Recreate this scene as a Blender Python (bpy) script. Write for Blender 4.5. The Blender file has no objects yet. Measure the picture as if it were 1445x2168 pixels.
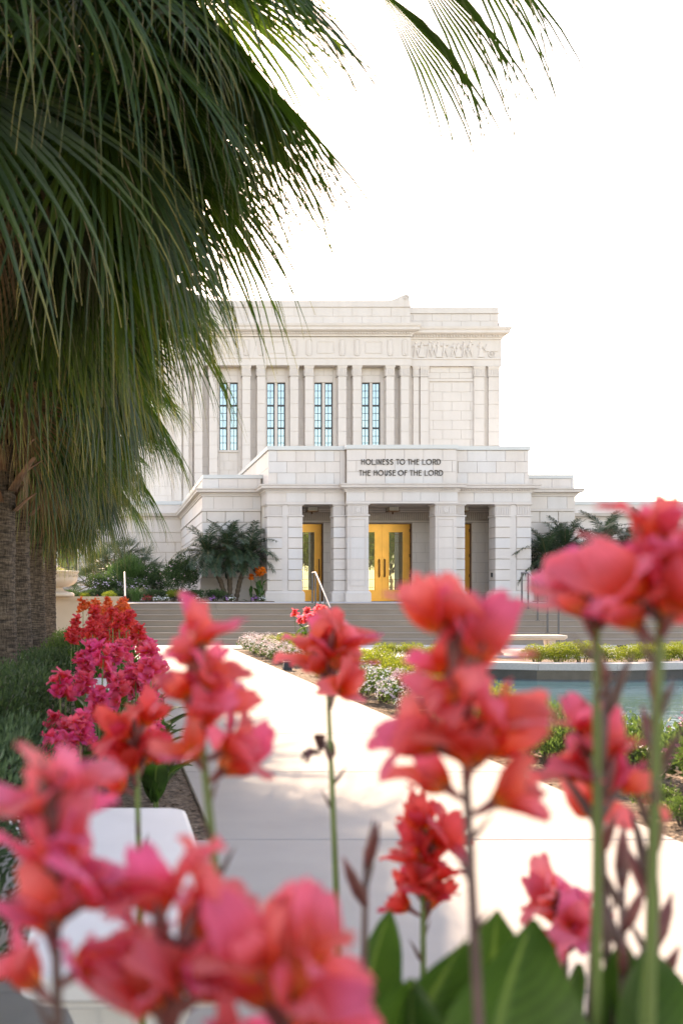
import bpy, math, random
from mathutils import Vector, Matrix, Euler

# ---------------------------------------------------------------- camera, sky, sun, exposure
scene = bpy.context.scene
COL = scene.collection
EYE = 1.34
cam_data = bpy.data.cameras.new('camera')
cam = bpy.data.objects.new('camera', cam_data)
COL.objects.link(cam)
cam.location = (0, 0, EYE)
cam.rotation_euler = (math.radians(90), 0, 0)
cam_data.sensor_width = 36
cam_data.sensor_height = 36
cam_data.lens = 35
cam_data.shift_x = 0.2263
cam_data.shift_y = 0.0821
cam_data.clip_start = 0.05
cam_data.clip_end = 3000
cam_data.dof.use_dof = True
cam_data.dof.focus_distance = 34
cam_data.dof.aperture_fstop = 3.0
cam_data.dof.aperture_blades = 9
scene.camera = cam

SUN_DIR = Vector((-0.045, 1.0, 0.60)).normalized()
elev = math.asin(SUN_DIR.z)
azim = math.atan2(SUN_DIR.x, SUN_DIR.y)
world = bpy.data.worlds.new('World')
scene.world = world
world.use_nodes = True
wn = world.node_tree
for n_ in list(wn.nodes):
    wn.nodes.remove(n_)
w_out = wn.nodes.new('ShaderNodeOutputWorld')
w_bg = wn.nodes.new('ShaderNodeBackground')
w_sky = wn.nodes.new('ShaderNodeTexSky')
w_sky.sky_type = 'NISHITA'
w_sky.sun_disc = False
w_sky.sun_elevation = elev
w_sky.sun_rotation = azim
w_sky.air_density = 1.0
w_sky.dust_density = 1.2
w_sky.ozone_density = 0.6
w_sky.altitude = 350
w_bg.inputs['Strength'].default_value = 0.15
wn.links.new(w_sky.outputs[0], w_bg.inputs[0])
wn.links.new(w_bg.outputs[0], w_out.inputs[0])

sun_data = bpy.data.lights.new('sun', 'SUN')
sun_data.energy = 3.0
sun_data.angle = math.radians(0.53)
sun_data.color = (1.0, 0.93, 0.82)
sun = bpy.data.objects.new('sun', sun_data)
COL.objects.link(sun)
sun.location = (-4, 60, 40)
sun.rotation_euler = SUN_DIR.to_track_quat('Z', 'Y').to_euler()

vs = scene.view_settings
vs.view_transform = 'Standard'
vs.look = 'None'
vs.exposure = 2.3
vs.use_white_balance = True
vs.white_balance_temperature = 9200
vs.white_balance_tint = 22
vs.gamma = 1.0
scene.display_settings.display_device = 'sRGB'
scene.cycles.max_bounces = 8
scene.cycles.diffuse_bounces = 4
scene.cycles.transparent_max_bounces = 8

# ---------------------------------------------------------------- helpers
R = math.radians

def U(px, s):            # photo column -> X on a plane with s pixels per metre
    return (px - 232.0) / s

def ZZ(py, s):
    return EYE + (1262.0 - py) / s

def P3(px, py, d):
    s = 2107.0 / d
    return Vector((U(px, s), d, ZZ(py, s)))

class MB:
    def __init__(self):
        self.v = []; self.f = []; self.uv = []
    def add(self, verts, faces, uvs=None):
        b = len(self.v)
        self.v += [tuple(p) for p in verts]
        self.f += [tuple(i + b for i in q) for q in faces]
        if uvs: self.uv += uvs
        return self
    def box(self, x0, x1, y0, y1, z0, z1):
        return self.add([(x0,y0,z0),(x1,y0,z0),(x1,y1,z0),(x0,y1,z0),(x0,y0,z1),(x1,y0,z1),(x1,y1,z1),(x0,y1,z1)],
                 [(0,3,2,1),(4,5,6,7),(0,1,5,4),(1,2,6,5),(2,3,7,6),(3,0,4,7)])
    def taper(self, x0, x1, y0, y1, z0, z1, k):
        self.add([(x0-k,y0-k,z0),(x1+k,y0-k,z0),(x1+k,y1+k,z0),(x0-k,y1+k,z0),(x0,y0,z1),(x1,y0,z1),(x1,y1,z1),(x0,y1,z1)],
                 [(0,3,2,1),(4,5,6,7),(0,1,5,4),(1,2,6,5),(2,3,7,6),(3,0,4,7)])
        return self
    def prism(self, poly, z0, z1):
        n = len(poly)
        vs_ = [(p[0], p[1], z0) for p in poly] + [(p[0], p[1], z1) for p in poly]
        fs = [tuple(range(n-1, -1, -1)), tuple(range(n, 2*n))]
        fs += [(i, (i+1) % n, n+(i+1) % n, n+i) for i in range(n)]
        return self.add(vs_, fs)
    def prism_y(self, poly, y0, y1):      # poly in (x,z), extruded along y
        n = len(poly)
        vs_ = [(p[0], y0, p[1]) for p in poly] + [(p[0], y1, p[1]) for p in poly]
        fs = [tuple(range(n)), tuple(range(2*n-1, n-1, -1))]
        fs += [((i+1) % n, i, n+i, n+(i+1) % n) for i in range(n)]
        return self.add(vs_, fs)
    def prism_x(self, poly, x0, x1):      # poly in (y,z), extruded along x
        n = len(poly)
        vs_ = [(x0, p[0], p[1]) for p in poly] + [(x1, p[0], p[1]) for p in poly]
        fs = [tuple(range(n-1, -1, -1)), tuple(range(n, 2*n))]
        fs += [(i, (i+1) % n, n+(i+1) % n, n+i) for i in range(n)]
        return self.add(vs_, fs)
    def tube(self, pts, rad, n=8, cap=True):
        pts = [Vector(p) for p in pts]
        if not isinstance(rad, (list, tuple)): rad = [rad]*len(pts)
        b = len(self.v); vs_ = []; fs = []
        prev = None
        for i, p in enumerate(pts):
            t = (pts[min(i+1, len(pts)-1)] - pts[max(i-1, 0)]).normalized()
            if prev is None:
                a = Vector((1,0,0)) if abs(t.x) < 0.8 else Vector((0,1,0))
                u = t.cross(a).normalized()
            else:
                u = (prev - t*prev.dot(t)).normalized()
            prev = u; w = t.cross(u)
            for k in range(n):
                an = 2*math.pi*k/n
                vs_.append(p + (u*math.cos(an) + w*math.sin(an))*rad[i])
        m = len(pts)
        for i in range(m-1):
            for k in range(n):
                fs.append((i*n+k, i*n+(k+1) % n, (i+1)*n+(k+1) % n, (i+1)*n+k))
        if cap:
            fs.append(tuple(range(n-1, -1, -1)))
            fs.append(tuple(range((m-1)*n, m*n)))
        return self.add(vs_, fs)
    def lathe(self, prof, n=32, cx=0, cy=0):
        vs_ = []; fs = []
        for r, z in prof:
            for k in range(n):
                a = 2*math.pi*k/n
                vs_.append((cx+r*math.cos(a), cy+r*math.sin(a), z))
        for i in range(len(prof)-1):
            for k in range(n):
                fs.append((i*n+k, i*n+(k+1) % n, (i+1)*n+(k+1) % n, (i+1)*n+k))
        fs.append(tuple(range(n-1, -1, -1)))
        fs.append(tuple(range((len(prof)-1)*n, len(prof)*n)))
        return self.add(vs_, fs)
    def sweep(self, prof, path, zbase=0.0):
        """prof: (out, z) points; path: plan polyline walked so that outward is to the right."""
        m = len(path); n = len(prof); vs_ = []; fs = []
        for i, p in enumerate(path):
            p = Vector((p[0], p[1]))
            d0 = (p - Vector(path[i-1][:2])).normalized() if i > 0 else None
            d1 = (Vector(path[i+1][:2]) - p).normalized() if i < m-1 else None
            if d0 is None: d0 = d1
            if d1 is None: d1 = d0
            n0 = Vector((d0.y, -d0.x)); n1 = Vector((d1.y, -d1.x))
            b = n0 + n1
            b = b / max(0.2, b.dot(n0)) if b.length > 1e-6 else n0
            for o, z in prof:
                vs_.append((p.x + b.x*o, p.y + b.y*o, zbase + z))
        for i in range(m-1):
            for k in range(n-1):
                fs.append((i*n+k, (i+1)*n+k, (i+1)*n+k+1, i*n+k+1))
        fs.append(tuple(range(n))); fs.append(tuple(range(m*n-1, (m-1)*n-1, -1)))
        return self.add(vs_, fs)
    def mesh(self, name, mat=None, smooth=False):
        me = bpy.data.meshes.new(name)
        me.from_pydata(self.v, [], self.f)
        if self.uv and len(self.uv) == len(self.v):
            ul = me.uv_layers.new(name='UVMap')
            li = [0]*len(me.loops)
            me.loops.foreach_get('vertex_index', li)
            fl = []
            for i in li: fl += self.uv[i]
            ul.data.foreach_set('uv', fl)
        if mat: me.materials.append(mat)
        if smooth:
            me.polygons.foreach_set('use_smooth', [True]*len(me.polygons))
        me.update()
        return me
    def build(self, name, mat, parent=None, smooth=False):
        return put(name, self.mesh(name, mat, smooth), parent)

def world_loc(o):
    l = Vector((0,0,0))
    while o is not None:
        l += o.location; o = o.parent
    return l

def put(name, me, parent=None, loc=None, rot=None, scale=None):
    """loc None: the mesh is in world coordinates (parents are unrotated empties or meshes)."""
    o = bpy.data.objects.new(name, me)
    COL.objects.link(o)
    if parent is not None:
        o.parent = parent
        if loc is None: o.location = -world_loc(parent)
    if loc is not None: o.location = loc
    if rot is not None: o.rotation_euler = rot
    if scale is not None:
        o.scale = scale if isinstance(scale, (tuple, list, Vector)) else (scale,)*3
    return o

def tag(o, label, cat, group=None):
    o['label'] = label; o['category'] = cat
    if group: o['group'] = group
    return o

def thing(name, label, cat, loc=(0,0,0), group=None, rot=0.0, scale=1.0):
    o = bpy.data.objects.new(name, None)
    COL.objects.link(o)
    o.empty_display_size = 0.2
    o.location = loc; o.rotation_euler = (0,0,rot); o.scale = (scale,)*3
    return tag(o, label, cat, group)

def struct(o):
    o['kind'] = 'structure'; return o

def copy_thing(src, loc, rot=0.0, scale=1.0, label=None):
    r = src.copy(); COL.objects.link(r)
    r.location = loc; r.rotation_euler = (0,0,rot); r.scale = (scale,)*3
    if label: r['label'] = label
    for ch in src.children:
        c = ch.copy(); COL.objects.link(c); c.parent = r
        for g in ch.children:
            d = g.copy(); COL.objects.link(d); d.parent = c
    return r

# ---------------------------------------------------------------- materials
def new_mat(name):
    m = bpy.data.materials.new(name); m.use_nodes = True
    nt = m.node_tree
    b = nt.nodes['Principled BSDF']
    return m, nt, b

def ramp(nt, fac, stops):
    r = nt.nodes.new('ShaderNodeValToRGB')
    el = r.color_ramp.elements
    while len(el) < len(stops): el.new(0.5)
    for e, (p, c) in zip(el, stops):
        e.position = p; e.color = (*c, 1)
    nt.links.new(fac, r.inputs[0])
    return r.outputs[0]

def noise(nt, scale, detail=4, coord='Object', rough=0.6):
    tc = nt.nodes.new('ShaderNodeTexCoord')
    n = nt.nodes.new('ShaderNodeTexNoise')
    n.inputs['Scale'].default_value = scale
    n.inputs['Detail'].default_value = detail
    n.inputs['Roughness'].default_value = rough
    nt.links.new(tc.outputs[coord], n.inputs['Vector'])
    return n.outputs[0]

def geo_noise(nt, scale, detail=4, stretch=None):
    g = nt.nodes.new('ShaderNodeNewGeometry')
    n = nt.nodes.new('ShaderNodeTexNoise')
    n.inputs['Scale'].default_value = scale
    n.inputs['Detail'].default_value = detail
    if stretch:
        mp = nt.nodes.new('ShaderNodeMapping')
        mp.inputs['Scale'].default_value = stretch
        nt.links.new(g.outputs['Position'], mp.inputs[0])
        nt.links.new(mp.outputs[0], n.inputs['Vector'])
    else:
        nt.links.new(g.outputs['Position'], n.inputs['Vector'])
    return n.outputs[0]

def mixc(nt, fac, a, b, mode='MIX'):
    m = nt.nodes.new('ShaderNodeMix'); m.data_type = 'RGBA'; m.blend_type = mode
    for sock, val in ((m.inputs[0], fac), (m.inputs[6], a), (m.inputs[7], b)):
        if hasattr(val, 'links') or isinstance(val, bpy.types.NodeSocket): nt.links.new(val, sock)
        elif isinstance(val, (int, float)): sock.default_value = val
        else: sock.default_value = (*val, 1)
    return m.outputs[2]

def bump(nt, b, height, strength=0.3, dist=0.01):
    bn = nt.nodes.new('ShaderNodeBump')
    bn.inputs['Strength'].default_value = strength
    bn.inputs['Distance'].default_value = dist
    nt.links.new(height, bn.inputs['Height'])
    nt.links.new(bn.outputs[0], b.inputs['Normal'])

def mat_plain(name, col, rough=0.6, metal=0.0, var=0.12, nscale=3.0, bmp=0.0, bscale=60):
    m, nt, b = new_mat(name)
    c2 = tuple(x*(1-var*2) for x in col)
    nt.links.new(ramp(nt, geo_noise(nt, nscale, 6), [(0.3, c2), (0.7, col)]), b.inputs['Base Color'])
    b.inputs['Roughness'].default_value = rough
    b.inputs['Metallic'].default_value = metal
    if bmp: bump(nt, b, geo_noise(nt, bscale, 5), bmp, 0.01)
    return m

def mat_stone(name, tints, var=0.035, bmp=0.12):
    m, nt, b = new_mat(name)
    oi = nt.nodes.new('ShaderNodeObjectInfo')
    k = len(tints)
    r = nt.nodes.new('ShaderNodeValToRGB'); r.color_ramp.interpolation = 'CONSTANT'
    el = r.color_ramp.elements
    while len(el) < k: el.new(0.5)
    for i, (e, c) in enumerate(zip(el, tints)):
        e.position = i/k; e.color = (*c, 1)
    nt.links.new(oi.outputs['Random'], r.inputs[0])
    n1 = geo_noise(nt, 1.1, 6); n2 = geo_noise(nt, 22, 4, (1, 1, 0.5))
    v1 = ramp(nt, n1, [(0.3, (1-var*1.6,)*3), (0.7, (1.0, 1.0, 1.0))])
    v2 = ramp(nt, n2, [(0.25, (1-var,)*3), (0.7, (1.0, 1.0, 1.0))])
    streak = ramp(nt, geo_noise(nt, 1.6, 5, (1.5, 1.5, 0.12)), [(0.30, (0.86, 0.83, 0.80)), (0.55, (1, 1, 1))])
    c = mixc(nt, 1.0, r.outputs[0], v1, 'MULTIPLY')
    c = mixc(nt, 1.0, c, v2, 'MULTIPLY')
    c = mixc(nt, 0.35, c, streak, 'MULTIPLY')
    nt.links.new(c, b.inputs['Base Color'])
    b.inputs['Roughness'].default_value = 0.62
    bump(nt, b, geo_noise(nt, 70, 5), bmp, 0.006)
    return m

def mat_leaf(name, c_dark, c_light, trans=None, tw=0.35, rough=0.45, uvtip=None, spec=0.4, island=True):
    """leaf: colour varies leaf by leaf; light also passes through the blade"""
    m, nt, b = new_mat(name)
    g = nt.nodes.new('ShaderNodeNewGeometry')
    fac = g.outputs['Random Per Island'] if island else geo_noise(nt, 8, 3)
    c = ramp(nt, fac, [(0.0, c_dark), (0.55, tuple((a+q)/2 for a, q in zip(c_dark, c_light))), (1.0, c_light)])
    if uvtip:
        uv = nt.nodes.new('ShaderNodeUVMap')
        sp = nt.nodes.new('ShaderNodeSeparateXYZ')
        nt.links.new(uv.outputs[0], sp.inputs[0])
        ad = nt.nodes.new('ShaderNodeMath'); ad.operation = 'ADD'
        nz = nt.nodes.new('ShaderNodeMath'); nz.operation = 'MULTIPLY'
        nt.links.new(g.outputs['Random Per Island'], nz.inputs[0]); nz.inputs[1].default_value = 0.22
        nt.links.new(sp.outputs[1], ad.inputs[0]); nt.links.new(nz.outputs[0], ad.inputs[1])
        dv = nt.nodes.new('ShaderNodeMath'); dv.operation = 'DIVIDE'; dv.inputs[1].default_value = 1.3
        nt.links.new(ad.outputs[0], dv.inputs[0])
        f2 = ramp(nt, dv.outputs[0], [(uvtip[0]/1.3, (0,0,0)), (uvtip[1]/1.3, (0.75,0.75,0.75))])
        c = mixc(nt, f2, c, uvtip[2])
    nt.links.new(c, b.inputs['Base Color'])
    b.inputs['Roughness'].default_value = rough
    b.inputs['Specular IOR Level'].default_value = spec
    tr = nt.nodes.new('ShaderNodeBsdfTranslucent')
    if trans:
        tcol = mixc(nt, 1.0, c, trans, 'MULTIPLY')
        nt.links.new(tcol, tr.inputs[0])
    else:
        nt.links.new(c, tr.inputs[0])
    mx = nt.nodes.new('ShaderNodeMixShader'); mx.inputs[0].default_value = tw
    nt.links.new(b.outputs[0], mx.inputs[1]); nt.links.new(tr.outputs[0], mx.inputs[2])
    nt.links.new(mx.outputs[0], nt.nodes['Material Output'].inputs[0])
    return m

def mat_petal(name, base, mid, tip, tw=0.5):
    """petal: yellow-orange throat to coloured blade along its length, finer veins"""
    m, nt, b = new_mat(name)
    uv = nt.nodes.new('ShaderNodeUVMap'); sp = nt.nodes.new('ShaderNodeSeparateXYZ')
    nt.links.new(uv.outputs[0], sp.inputs[0])
    nz = noise(nt, 18, 4)
    ad = nt.nodes.new('ShaderNodeMath'); ad.operation = 'MULTIPLY_ADD'
    nt.links.new(nz, ad.inputs[0]); ad.inputs[1].default_value = 0.3
    nt.links.new(sp.outputs[1], ad.inputs[2])
    c = ramp(nt, ad.outputs[0], [(0.12, base), (0.42, mid), (0.85, tip)])
    oi = nt.nodes.new('ShaderNodeObjectInfo')
    vv = ramp(nt, oi.outputs['Random'], [(0.0, (0.90, 0.62, 1.05)), (0.35, (1.0, 1.0, 1.15)), (0.7, (1.0, 1.05, 0.72)), (1.0, (0.86, 0.60, 0.62))])
    c = mixc(nt, 1.0, c, vv, 'MULTIPLY')
    vein = nt.nodes.new('ShaderNodeTexNoise'); vein.inputs['Scale'].default_value = 1.0; vein.inputs['Detail'].default_value = 3
    mp = nt.nodes.new('ShaderNodeMapping'); mp.inputs['Scale'].default_value = (26, 2.0, 1)
    nt.links.new(uv.outputs[0], mp.inputs[0]); nt.links.new(mp.outputs[0], vein.inputs['Vector'])
    vr = ramp(nt, vein.outputs[0], [(0.3, (0.86, 0.78, 0.8)), (0.6, (1, 1, 1))])
    c = mixc(nt, 1.0, c, vr, 'MULTIPLY')
    nt.links.new(c, b.inputs['Base Color'])
    b.inputs['Roughness'].default_value = 0.5
    tr = nt.nodes.new('ShaderNodeBsdfTranslucent'); nt.links.new(c, tr.inputs[0])
    mx = nt.nodes.new('ShaderNodeMixShader'); mx.inputs[0].default_value = tw
    nt.links.new(b.outputs[0], mx.inputs[1]); nt.links.new(tr.outputs[0], mx.inputs[2])
    nt.links.new(mx.outputs[0], nt.nodes['Material Output'].inputs[0])
    return m

STONE = mat_stone('glazed_stone', [(0.71,0.64,0.585),(0.70,0.635,0.585),(0.69,0.645,0.61),(0.71,0.635,0.575),(0.685,0.645,0.615),(0.70,0.625,0.57)])
STONE1 = mat_stone('glazed_stone_trim', [(0.69,0.625,0.575)])
GROUT = mat_plain('joint_mortar', (0.54,0.45,0.375), 0.9)
CORE = mat_plain('backing_stone', (0.64,0.57,0.51), 0.85, 0, 0.05)
COPING = mat_plain('coping_metal_grey', (0.60,0.61,0.59), 0.5, 0.0, 0.05, 1.0)
PORCH = mat_stone('porch_stone', [(0.76,0.69,0.62),(0.74,0.68,0.62),(0.77,0.68,0.60)])
BRONZE_LETTER = mat_plain('dark_bronze', (0.10,0.085,0.075), 0.45, 0.6, 0.1)
BRASS = mat_plain('satin_brass', (0.97,0.46,0.10), 0.36, 0.75, 0.07, 2.5)
BRASS_D = mat_plain('aged_bronze_pull', (0.20,0.10,0.05), 0.35, 0.7)
DKFRAME = mat_plain('dark_window_frame', (0.06,0.065,0.07), 0.5, 0.2)
STEEL = mat_plain('grey_painted_rail', (0.12,0.12,0.125), 0.45, 0.5, 0.08)
STEEL_L = mat_plain('brushed_rail_top', (0.17,0.18,0.20), 0.6, 0.2, 0.06)
STEP = mat_plain('step_concrete', (0.31,0.26,0.215), 0.85, 0, 0.06, 2.0, 0.25, 120)
STEPTOP = STEP
CONC = mat_plain('path_concrete', (0.38,0.355,0.33), 0.85, 0, 0.05, 2.2, 0.35, 160)
PLAZA = mat_plain('plaza_concrete', (0.44,0.43,0.42), 0.85, 0, 0.05, 2.0, 0.3, 140)
WALLB = mat_plain('beige_stucco', (0.55,0.43,0.33), 0.9, 0, 0.05, 1.5, 0.3, 150)
MARBLE = mat_plain('cast_stone_white', (0.60,0.585,0.575), 0.55, 0, 0.05, 3.0, 0.12, 90)
MARBLE2 = mat_plain('cast_stone_tan', (0.60,0.50,0.41), 0.6, 0, 0.08, 4.0, 0.2, 90)
URN = mat_plain('urn_cast_stone', (0.62,0.52,0.42), 0.7, 0, 0.07, 4.0, 0.25, 80)
GRANITE = mat_plain('dark_granite', (0.045,0.05,0.06), 0.25, 0, 0.2, 6.0)
COPE_P = mat_plain('pool_coping_granite', (0.52,0.51,0.50), 0.6, 0, 0.08, 30.0, 0.2, 120)
FIXT = mat_plain('bronze_lamp_housing', (0.045,0.05,0.06), 0.4, 0.5)

def make_glass(name, col, rough=0.03):
    m, nt, b = new_mat(name)
    b.inputs['Base Color'].default_value = (*col, 1)
    b.inputs['Roughness'].default_value = rough
    b.inputs['IOR'].default_value = 1.7
    b.inputs['Specular IOR Level'].default_value = 0.9
    b.inputs['Metallic'].default_value = 0.35
    bump(nt, b, geo_noise(nt, 2.2, 2), 0.05, 0.02)
    return m
GLASS_W = make_glass('window_glass', (0.26,0.42,0.46))
GLASS_D = make_glass('door_glass', (0.50,0.55,0.42), 0.02)
GLASS_D.node_tree.nodes['Principled BSDF'].inputs['Metallic'].default_value = 0.8

m, nt, b = new_mat('lamp_glass')
b.inputs['Base Color'].default_value = (0.55,0.52,0.45,1); b.inputs['Roughness'].default_value = 0.3
LAMPG = m

m, nt, b = new_mat('pool_water')
b.inputs['Base Color'].default_value = (0.025,0.085,0.115,1)
b.inputs['Roughness'].default_value = 0.06; b.inputs['IOR'].default_value = 1.30; b.inputs['Specular IOR Level'].default_value = 0.22
n_ = geo_noise(nt, 3.2, 4, (1.0, 2.2, 1.0)); bump(nt, b, n_, 0.12, 0.04)
WATER = m

m, nt, b = new_mat('bed_soil')
c = ramp(nt, geo_noise(nt, 26, 8), [(0.3, (0.045,0.03,0.02)), (0.5, (0.14,0.095,0.065)), (0.72, (0.30,0.22,0.16))])
nt.links.new(c, b.inputs['Base Color']); b.inputs['Roughness'].default_value = 1.0
bump(nt, b, geo_noise(nt, 40, 8), 0.9, 0.03)
SOIL = m
m, nt, b = new_mat('lawn_and_soil')
c = ramp(nt, geo_noise(nt, 1.2, 10), [(0.3, (0.05,0.07,0.025)), (0.6, (0.09,0.10,0.04)), (0.8, (0.16,0.13,0.08))])
nt.links.new(c, b.inputs['Base Color']); b.inputs['Roughness'].default_value = 1.0
LAND = m

m, nt, b = new_mat('palm_bark')
g_ = nt.nodes.new('ShaderNodeNewGeometry')
ring = geo_noise(nt, 1.0, 8, (7, 7, 46)); fib = geo_noise(nt, 1.0, 6, (60, 60, 9))
c1 = ramp(nt, ring, [(0.32, (0.04,0.030,0.023)), (0.5, (0.14,0.105,0.08)), (0.7, (0.26,0.20,0.155))])
c2 = ramp(nt, fib, [(0.35, (0.5,0.47,0.45)), (0.6, (1,1,1))])
nt.links.new(mixc(nt, 1.0, c1, c2, 'MULTIPLY'), b.inputs['Base Color'])
b.inputs['Roughness'].default_value = 0.95
ad = nt.nodes.new('ShaderNodeMath'); nt.links.new(ring, ad.inputs[0]); nt.links.new(fib, ad.inputs[1])
bump(nt, b, ad.outputs[0], 0.9, 0.05)
BARK = m
BARK2 = mat_plain('rough_small_palm_bark', (0.16,0.115,0.08), 0.95, 0, 0.3, 30, 0.9, 50)
BOOT = mat_plain('leaf_base_brown', (0.30,0.15,0.08), 0.7, 0, 0.35, 7, 0.5, 40)
WOOD = mat_plain('branch_bark', (0.12,0.09,0.065), 0.9, 0, 0.2, 12)

FAN = mat_leaf('fan_palm_leaf', (0.020,0.050,0.018), (0.065,0.115,0.034), (2.0,2.0,0.5), 0.38, 0.32, (0.92, 1.21, (0.38,0.28,0.12)), 0.6)
DRYF = mat_leaf('dry_palm_leaf', (0.16,0.10,0.05), (0.36,0.25,0.13), None, 0.3, 0.6)
THREAD = mat_leaf('palm_thread', (0.20,0.15,0.09), (0.36,0.27,0.15), None, 0.4, 0.6)
PETIOLE = mat_plain('palm_petiole', (0.16,0.13,0.05), 0.5, 0, 0.2, 10)
DATE = mat_leaf('date_palm_leaf', (0.022,0.050,0.022), (0.055,0.10,0.045), None, 0.25, 0.4, None, 0.5)
DFAN = mat_leaf('small_fan_palm_leaf', (0.04,0.075,0.035), (0.085,0.13,0.06), None, 0.25, 0.4, None, 0.5)
LF_DARK = mat_leaf('dark_shrub_leaf', (0.022,0.052,0.018), (0.075,0.135,0.038), None, 0.35, 0.45)
LF_GREY = mat_leaf('grey_green_leaf', (0.035,0.075,0.03), (0.10,0.17,0.07), None, 0.35, 0.5)
LF_MID = mat_leaf('mid_green_leaf', (0.05,0.10,0.02), (0.13,0.21,0.05), None, 0.45, 0.45)
LF_YEL = mat_leaf('yellow_green_leaf', (0.11,0.16,0.015), (0.30,0.34,0.04), None, 0.5, 0.45)
LF_FERN = mat_leaf('fresh_green_leaf', (0.05,0.12,0.03), (0.10,0.20,0.05), None, 0.4, 0.45)
LF_SILV = mat_leaf('silver_leaf', (0.24,0.27,0.23), (0.40,0.42,0.37), None, 0.3, 0.6)
LF_TREE = mat_leaf('tree_leaf', (0.07,0.12,0.02), (0.20,0.27,0.05), None, 0.4, 0.45)
m, nt, b = new_mat('canna_leaf')
uv = nt.nodes.new('ShaderNodeUVMap'); sp = nt.nodes.new('ShaderNodeSeparateXYZ'); nt.links.new(uv.outputs[0], sp.inputs[0])
rib = ramp(nt, sp.outputs[0], [(0.44, (0,0,0)), (0.5, (1,1,1)), (0.56, (0,0,0))])
wv = nt.nodes.new('ShaderNodeTexWave'); wv.inputs['Scale'].default_value = 5.5; wv.inputs['Distortion'].default_value = 1.5
mpv = nt.nodes.new('ShaderNodeMapping'); mpv.inputs['Rotation'].default_value = (0, 0, 1.1); nt.links.new(uv.outputs[0], mpv.inputs[0]); nt.links.new(mpv.outputs[0], wv.inputs['Vector'])
c = ramp(nt, geo_noise(nt, 9, 5), [(0.3, (0.026,0.075,0.018)), (0.7, (0.060,0.140,0.034))])
c = mixc(nt, 1.0, c, ramp(nt, wv.outputs[1], [(0.2, (0.82,0.82,0.82)), (0.8, (1,1,1))]), 'MULTIPLY')
c = mixc(nt, rib, c, (0.13,0.22,0.07))
nt.links.new(c, b.inputs['Base Color']); b.inputs['Roughness'].default_value = 0.38
tr = nt.nodes.new('ShaderNodeBsdfTranslucent'); nt.links.new(mixc(nt, 1.0, c, (1.4,1.4,0.6), 'MULTIPLY'), tr.inputs[0])
mx = nt.nodes.new('ShaderNodeMixShader'); mx.inputs[0].default_value = 0.4
nt.links.new(b.outputs[0], mx.inputs[1]); nt.links.new(tr.outputs[0], mx.inputs[2]); nt.links.new(mx.outputs[0], nt.nodes['Material Output'].inputs[0])
CLEAF = m
STEMG = mat_plain('canna_stem_green', (0.13,0.20,0.05), 0.5, 0, 0.15, 12)
STEMP = mat_plain('canna_stem_purple', (0.16,0.095,0.085), 0.55, 0, 0.2, 14)
BUD = mat_plain('canna_bud', (0.28,0.08,0.075), 0.5, 0, 0.3, 30)
DRY = mat_plain('dried_petal', (0.17,0.07,0.065), 0.8, 0, 0.3, 40)
P_CORAL = mat_petal('coral_petal', (0.88,0.42,0.05), (0.86,0.12,0.06), (0.92,0.19,0.25), 0.6)
P_PINK = mat_petal('pink_petal', (0.85,0.36,0.07), (0.86,0.12,0.10), (0.92,0.23,0.33), 0.6)
P_RED = mat_petal('red_petal', (0.85,0.32,0.04), (0.76,0.06,0.035), (0.80,0.085,0.10), 0.55)
P_MAG = mat_petal('magenta_petal', (0.82,0.26,0.08), (0.80,0.07,0.11), (0.86,0.12,0.26), 0.55)  # petal colour brightened to stand in for sunlight on the shaded bank
P_BACKLIT = mat_petal('backlit_orange_petal', (0.85,0.42,0.05), (0.82,0.14,0.045), (0.86,0.20,0.08))  # orange of sun shining through the far petals, put into their colour
P_AMBR = mat_petal('amber_petal', (0.85,0.42,0.03), (0.82,0.26,0.02), (0.82,0.22,0.02))
FL_WHITE = mat_plain('small_white_flower', (0.78,0.77,0.75), 0.6, 0, 0.03)
FL_LILAC = mat_plain('small_lilac_flower', (0.62,0.50,0.62), 0.6, 0, 0.08)
FL_PINK = mat_plain('small_pink_flower', (0.68,0.16,0.30), 0.6, 0, 0.1)
FL_PALE = mat_plain('small_pale_pink_flower', (0.75,0.55,0.55), 0.6, 0, 0.08)
FL_PURP = mat_plain('small_purple_flower', (0.36,0.12,0.38), 0.6, 0, 0.1)
FL_RED = mat_plain('small_red_flower', (0.55,0.05,0.07), 0.6, 0, 0.1)

# ---------------------------------------------------------------- ground, path, stairs, pool
rnd = random.Random(7)
PX0, PX1 = 0.576, 3.12
LZ = 1.127
PI = math.pi

g = MB()
g.add([(-1500,-1500,-0.35),(1500,-1500,-0.35),(1500,1500,-0.35),(-1500,1500,-0.35)], [(0,1,2,3)])
struct(g.build('ground', LAND))
g = MB()
g.box(-14, PX0-0.004, -3, 27.5, -0.3, -0.025)
g.box(PX1+0.004, 4.44, -3, 25.4, -0.3, -0.025)
g.box(4.9, 16, 20.3, 21.9, -0.3, -0.028)
struct(g.build('planting_bed', SOIL))
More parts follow.
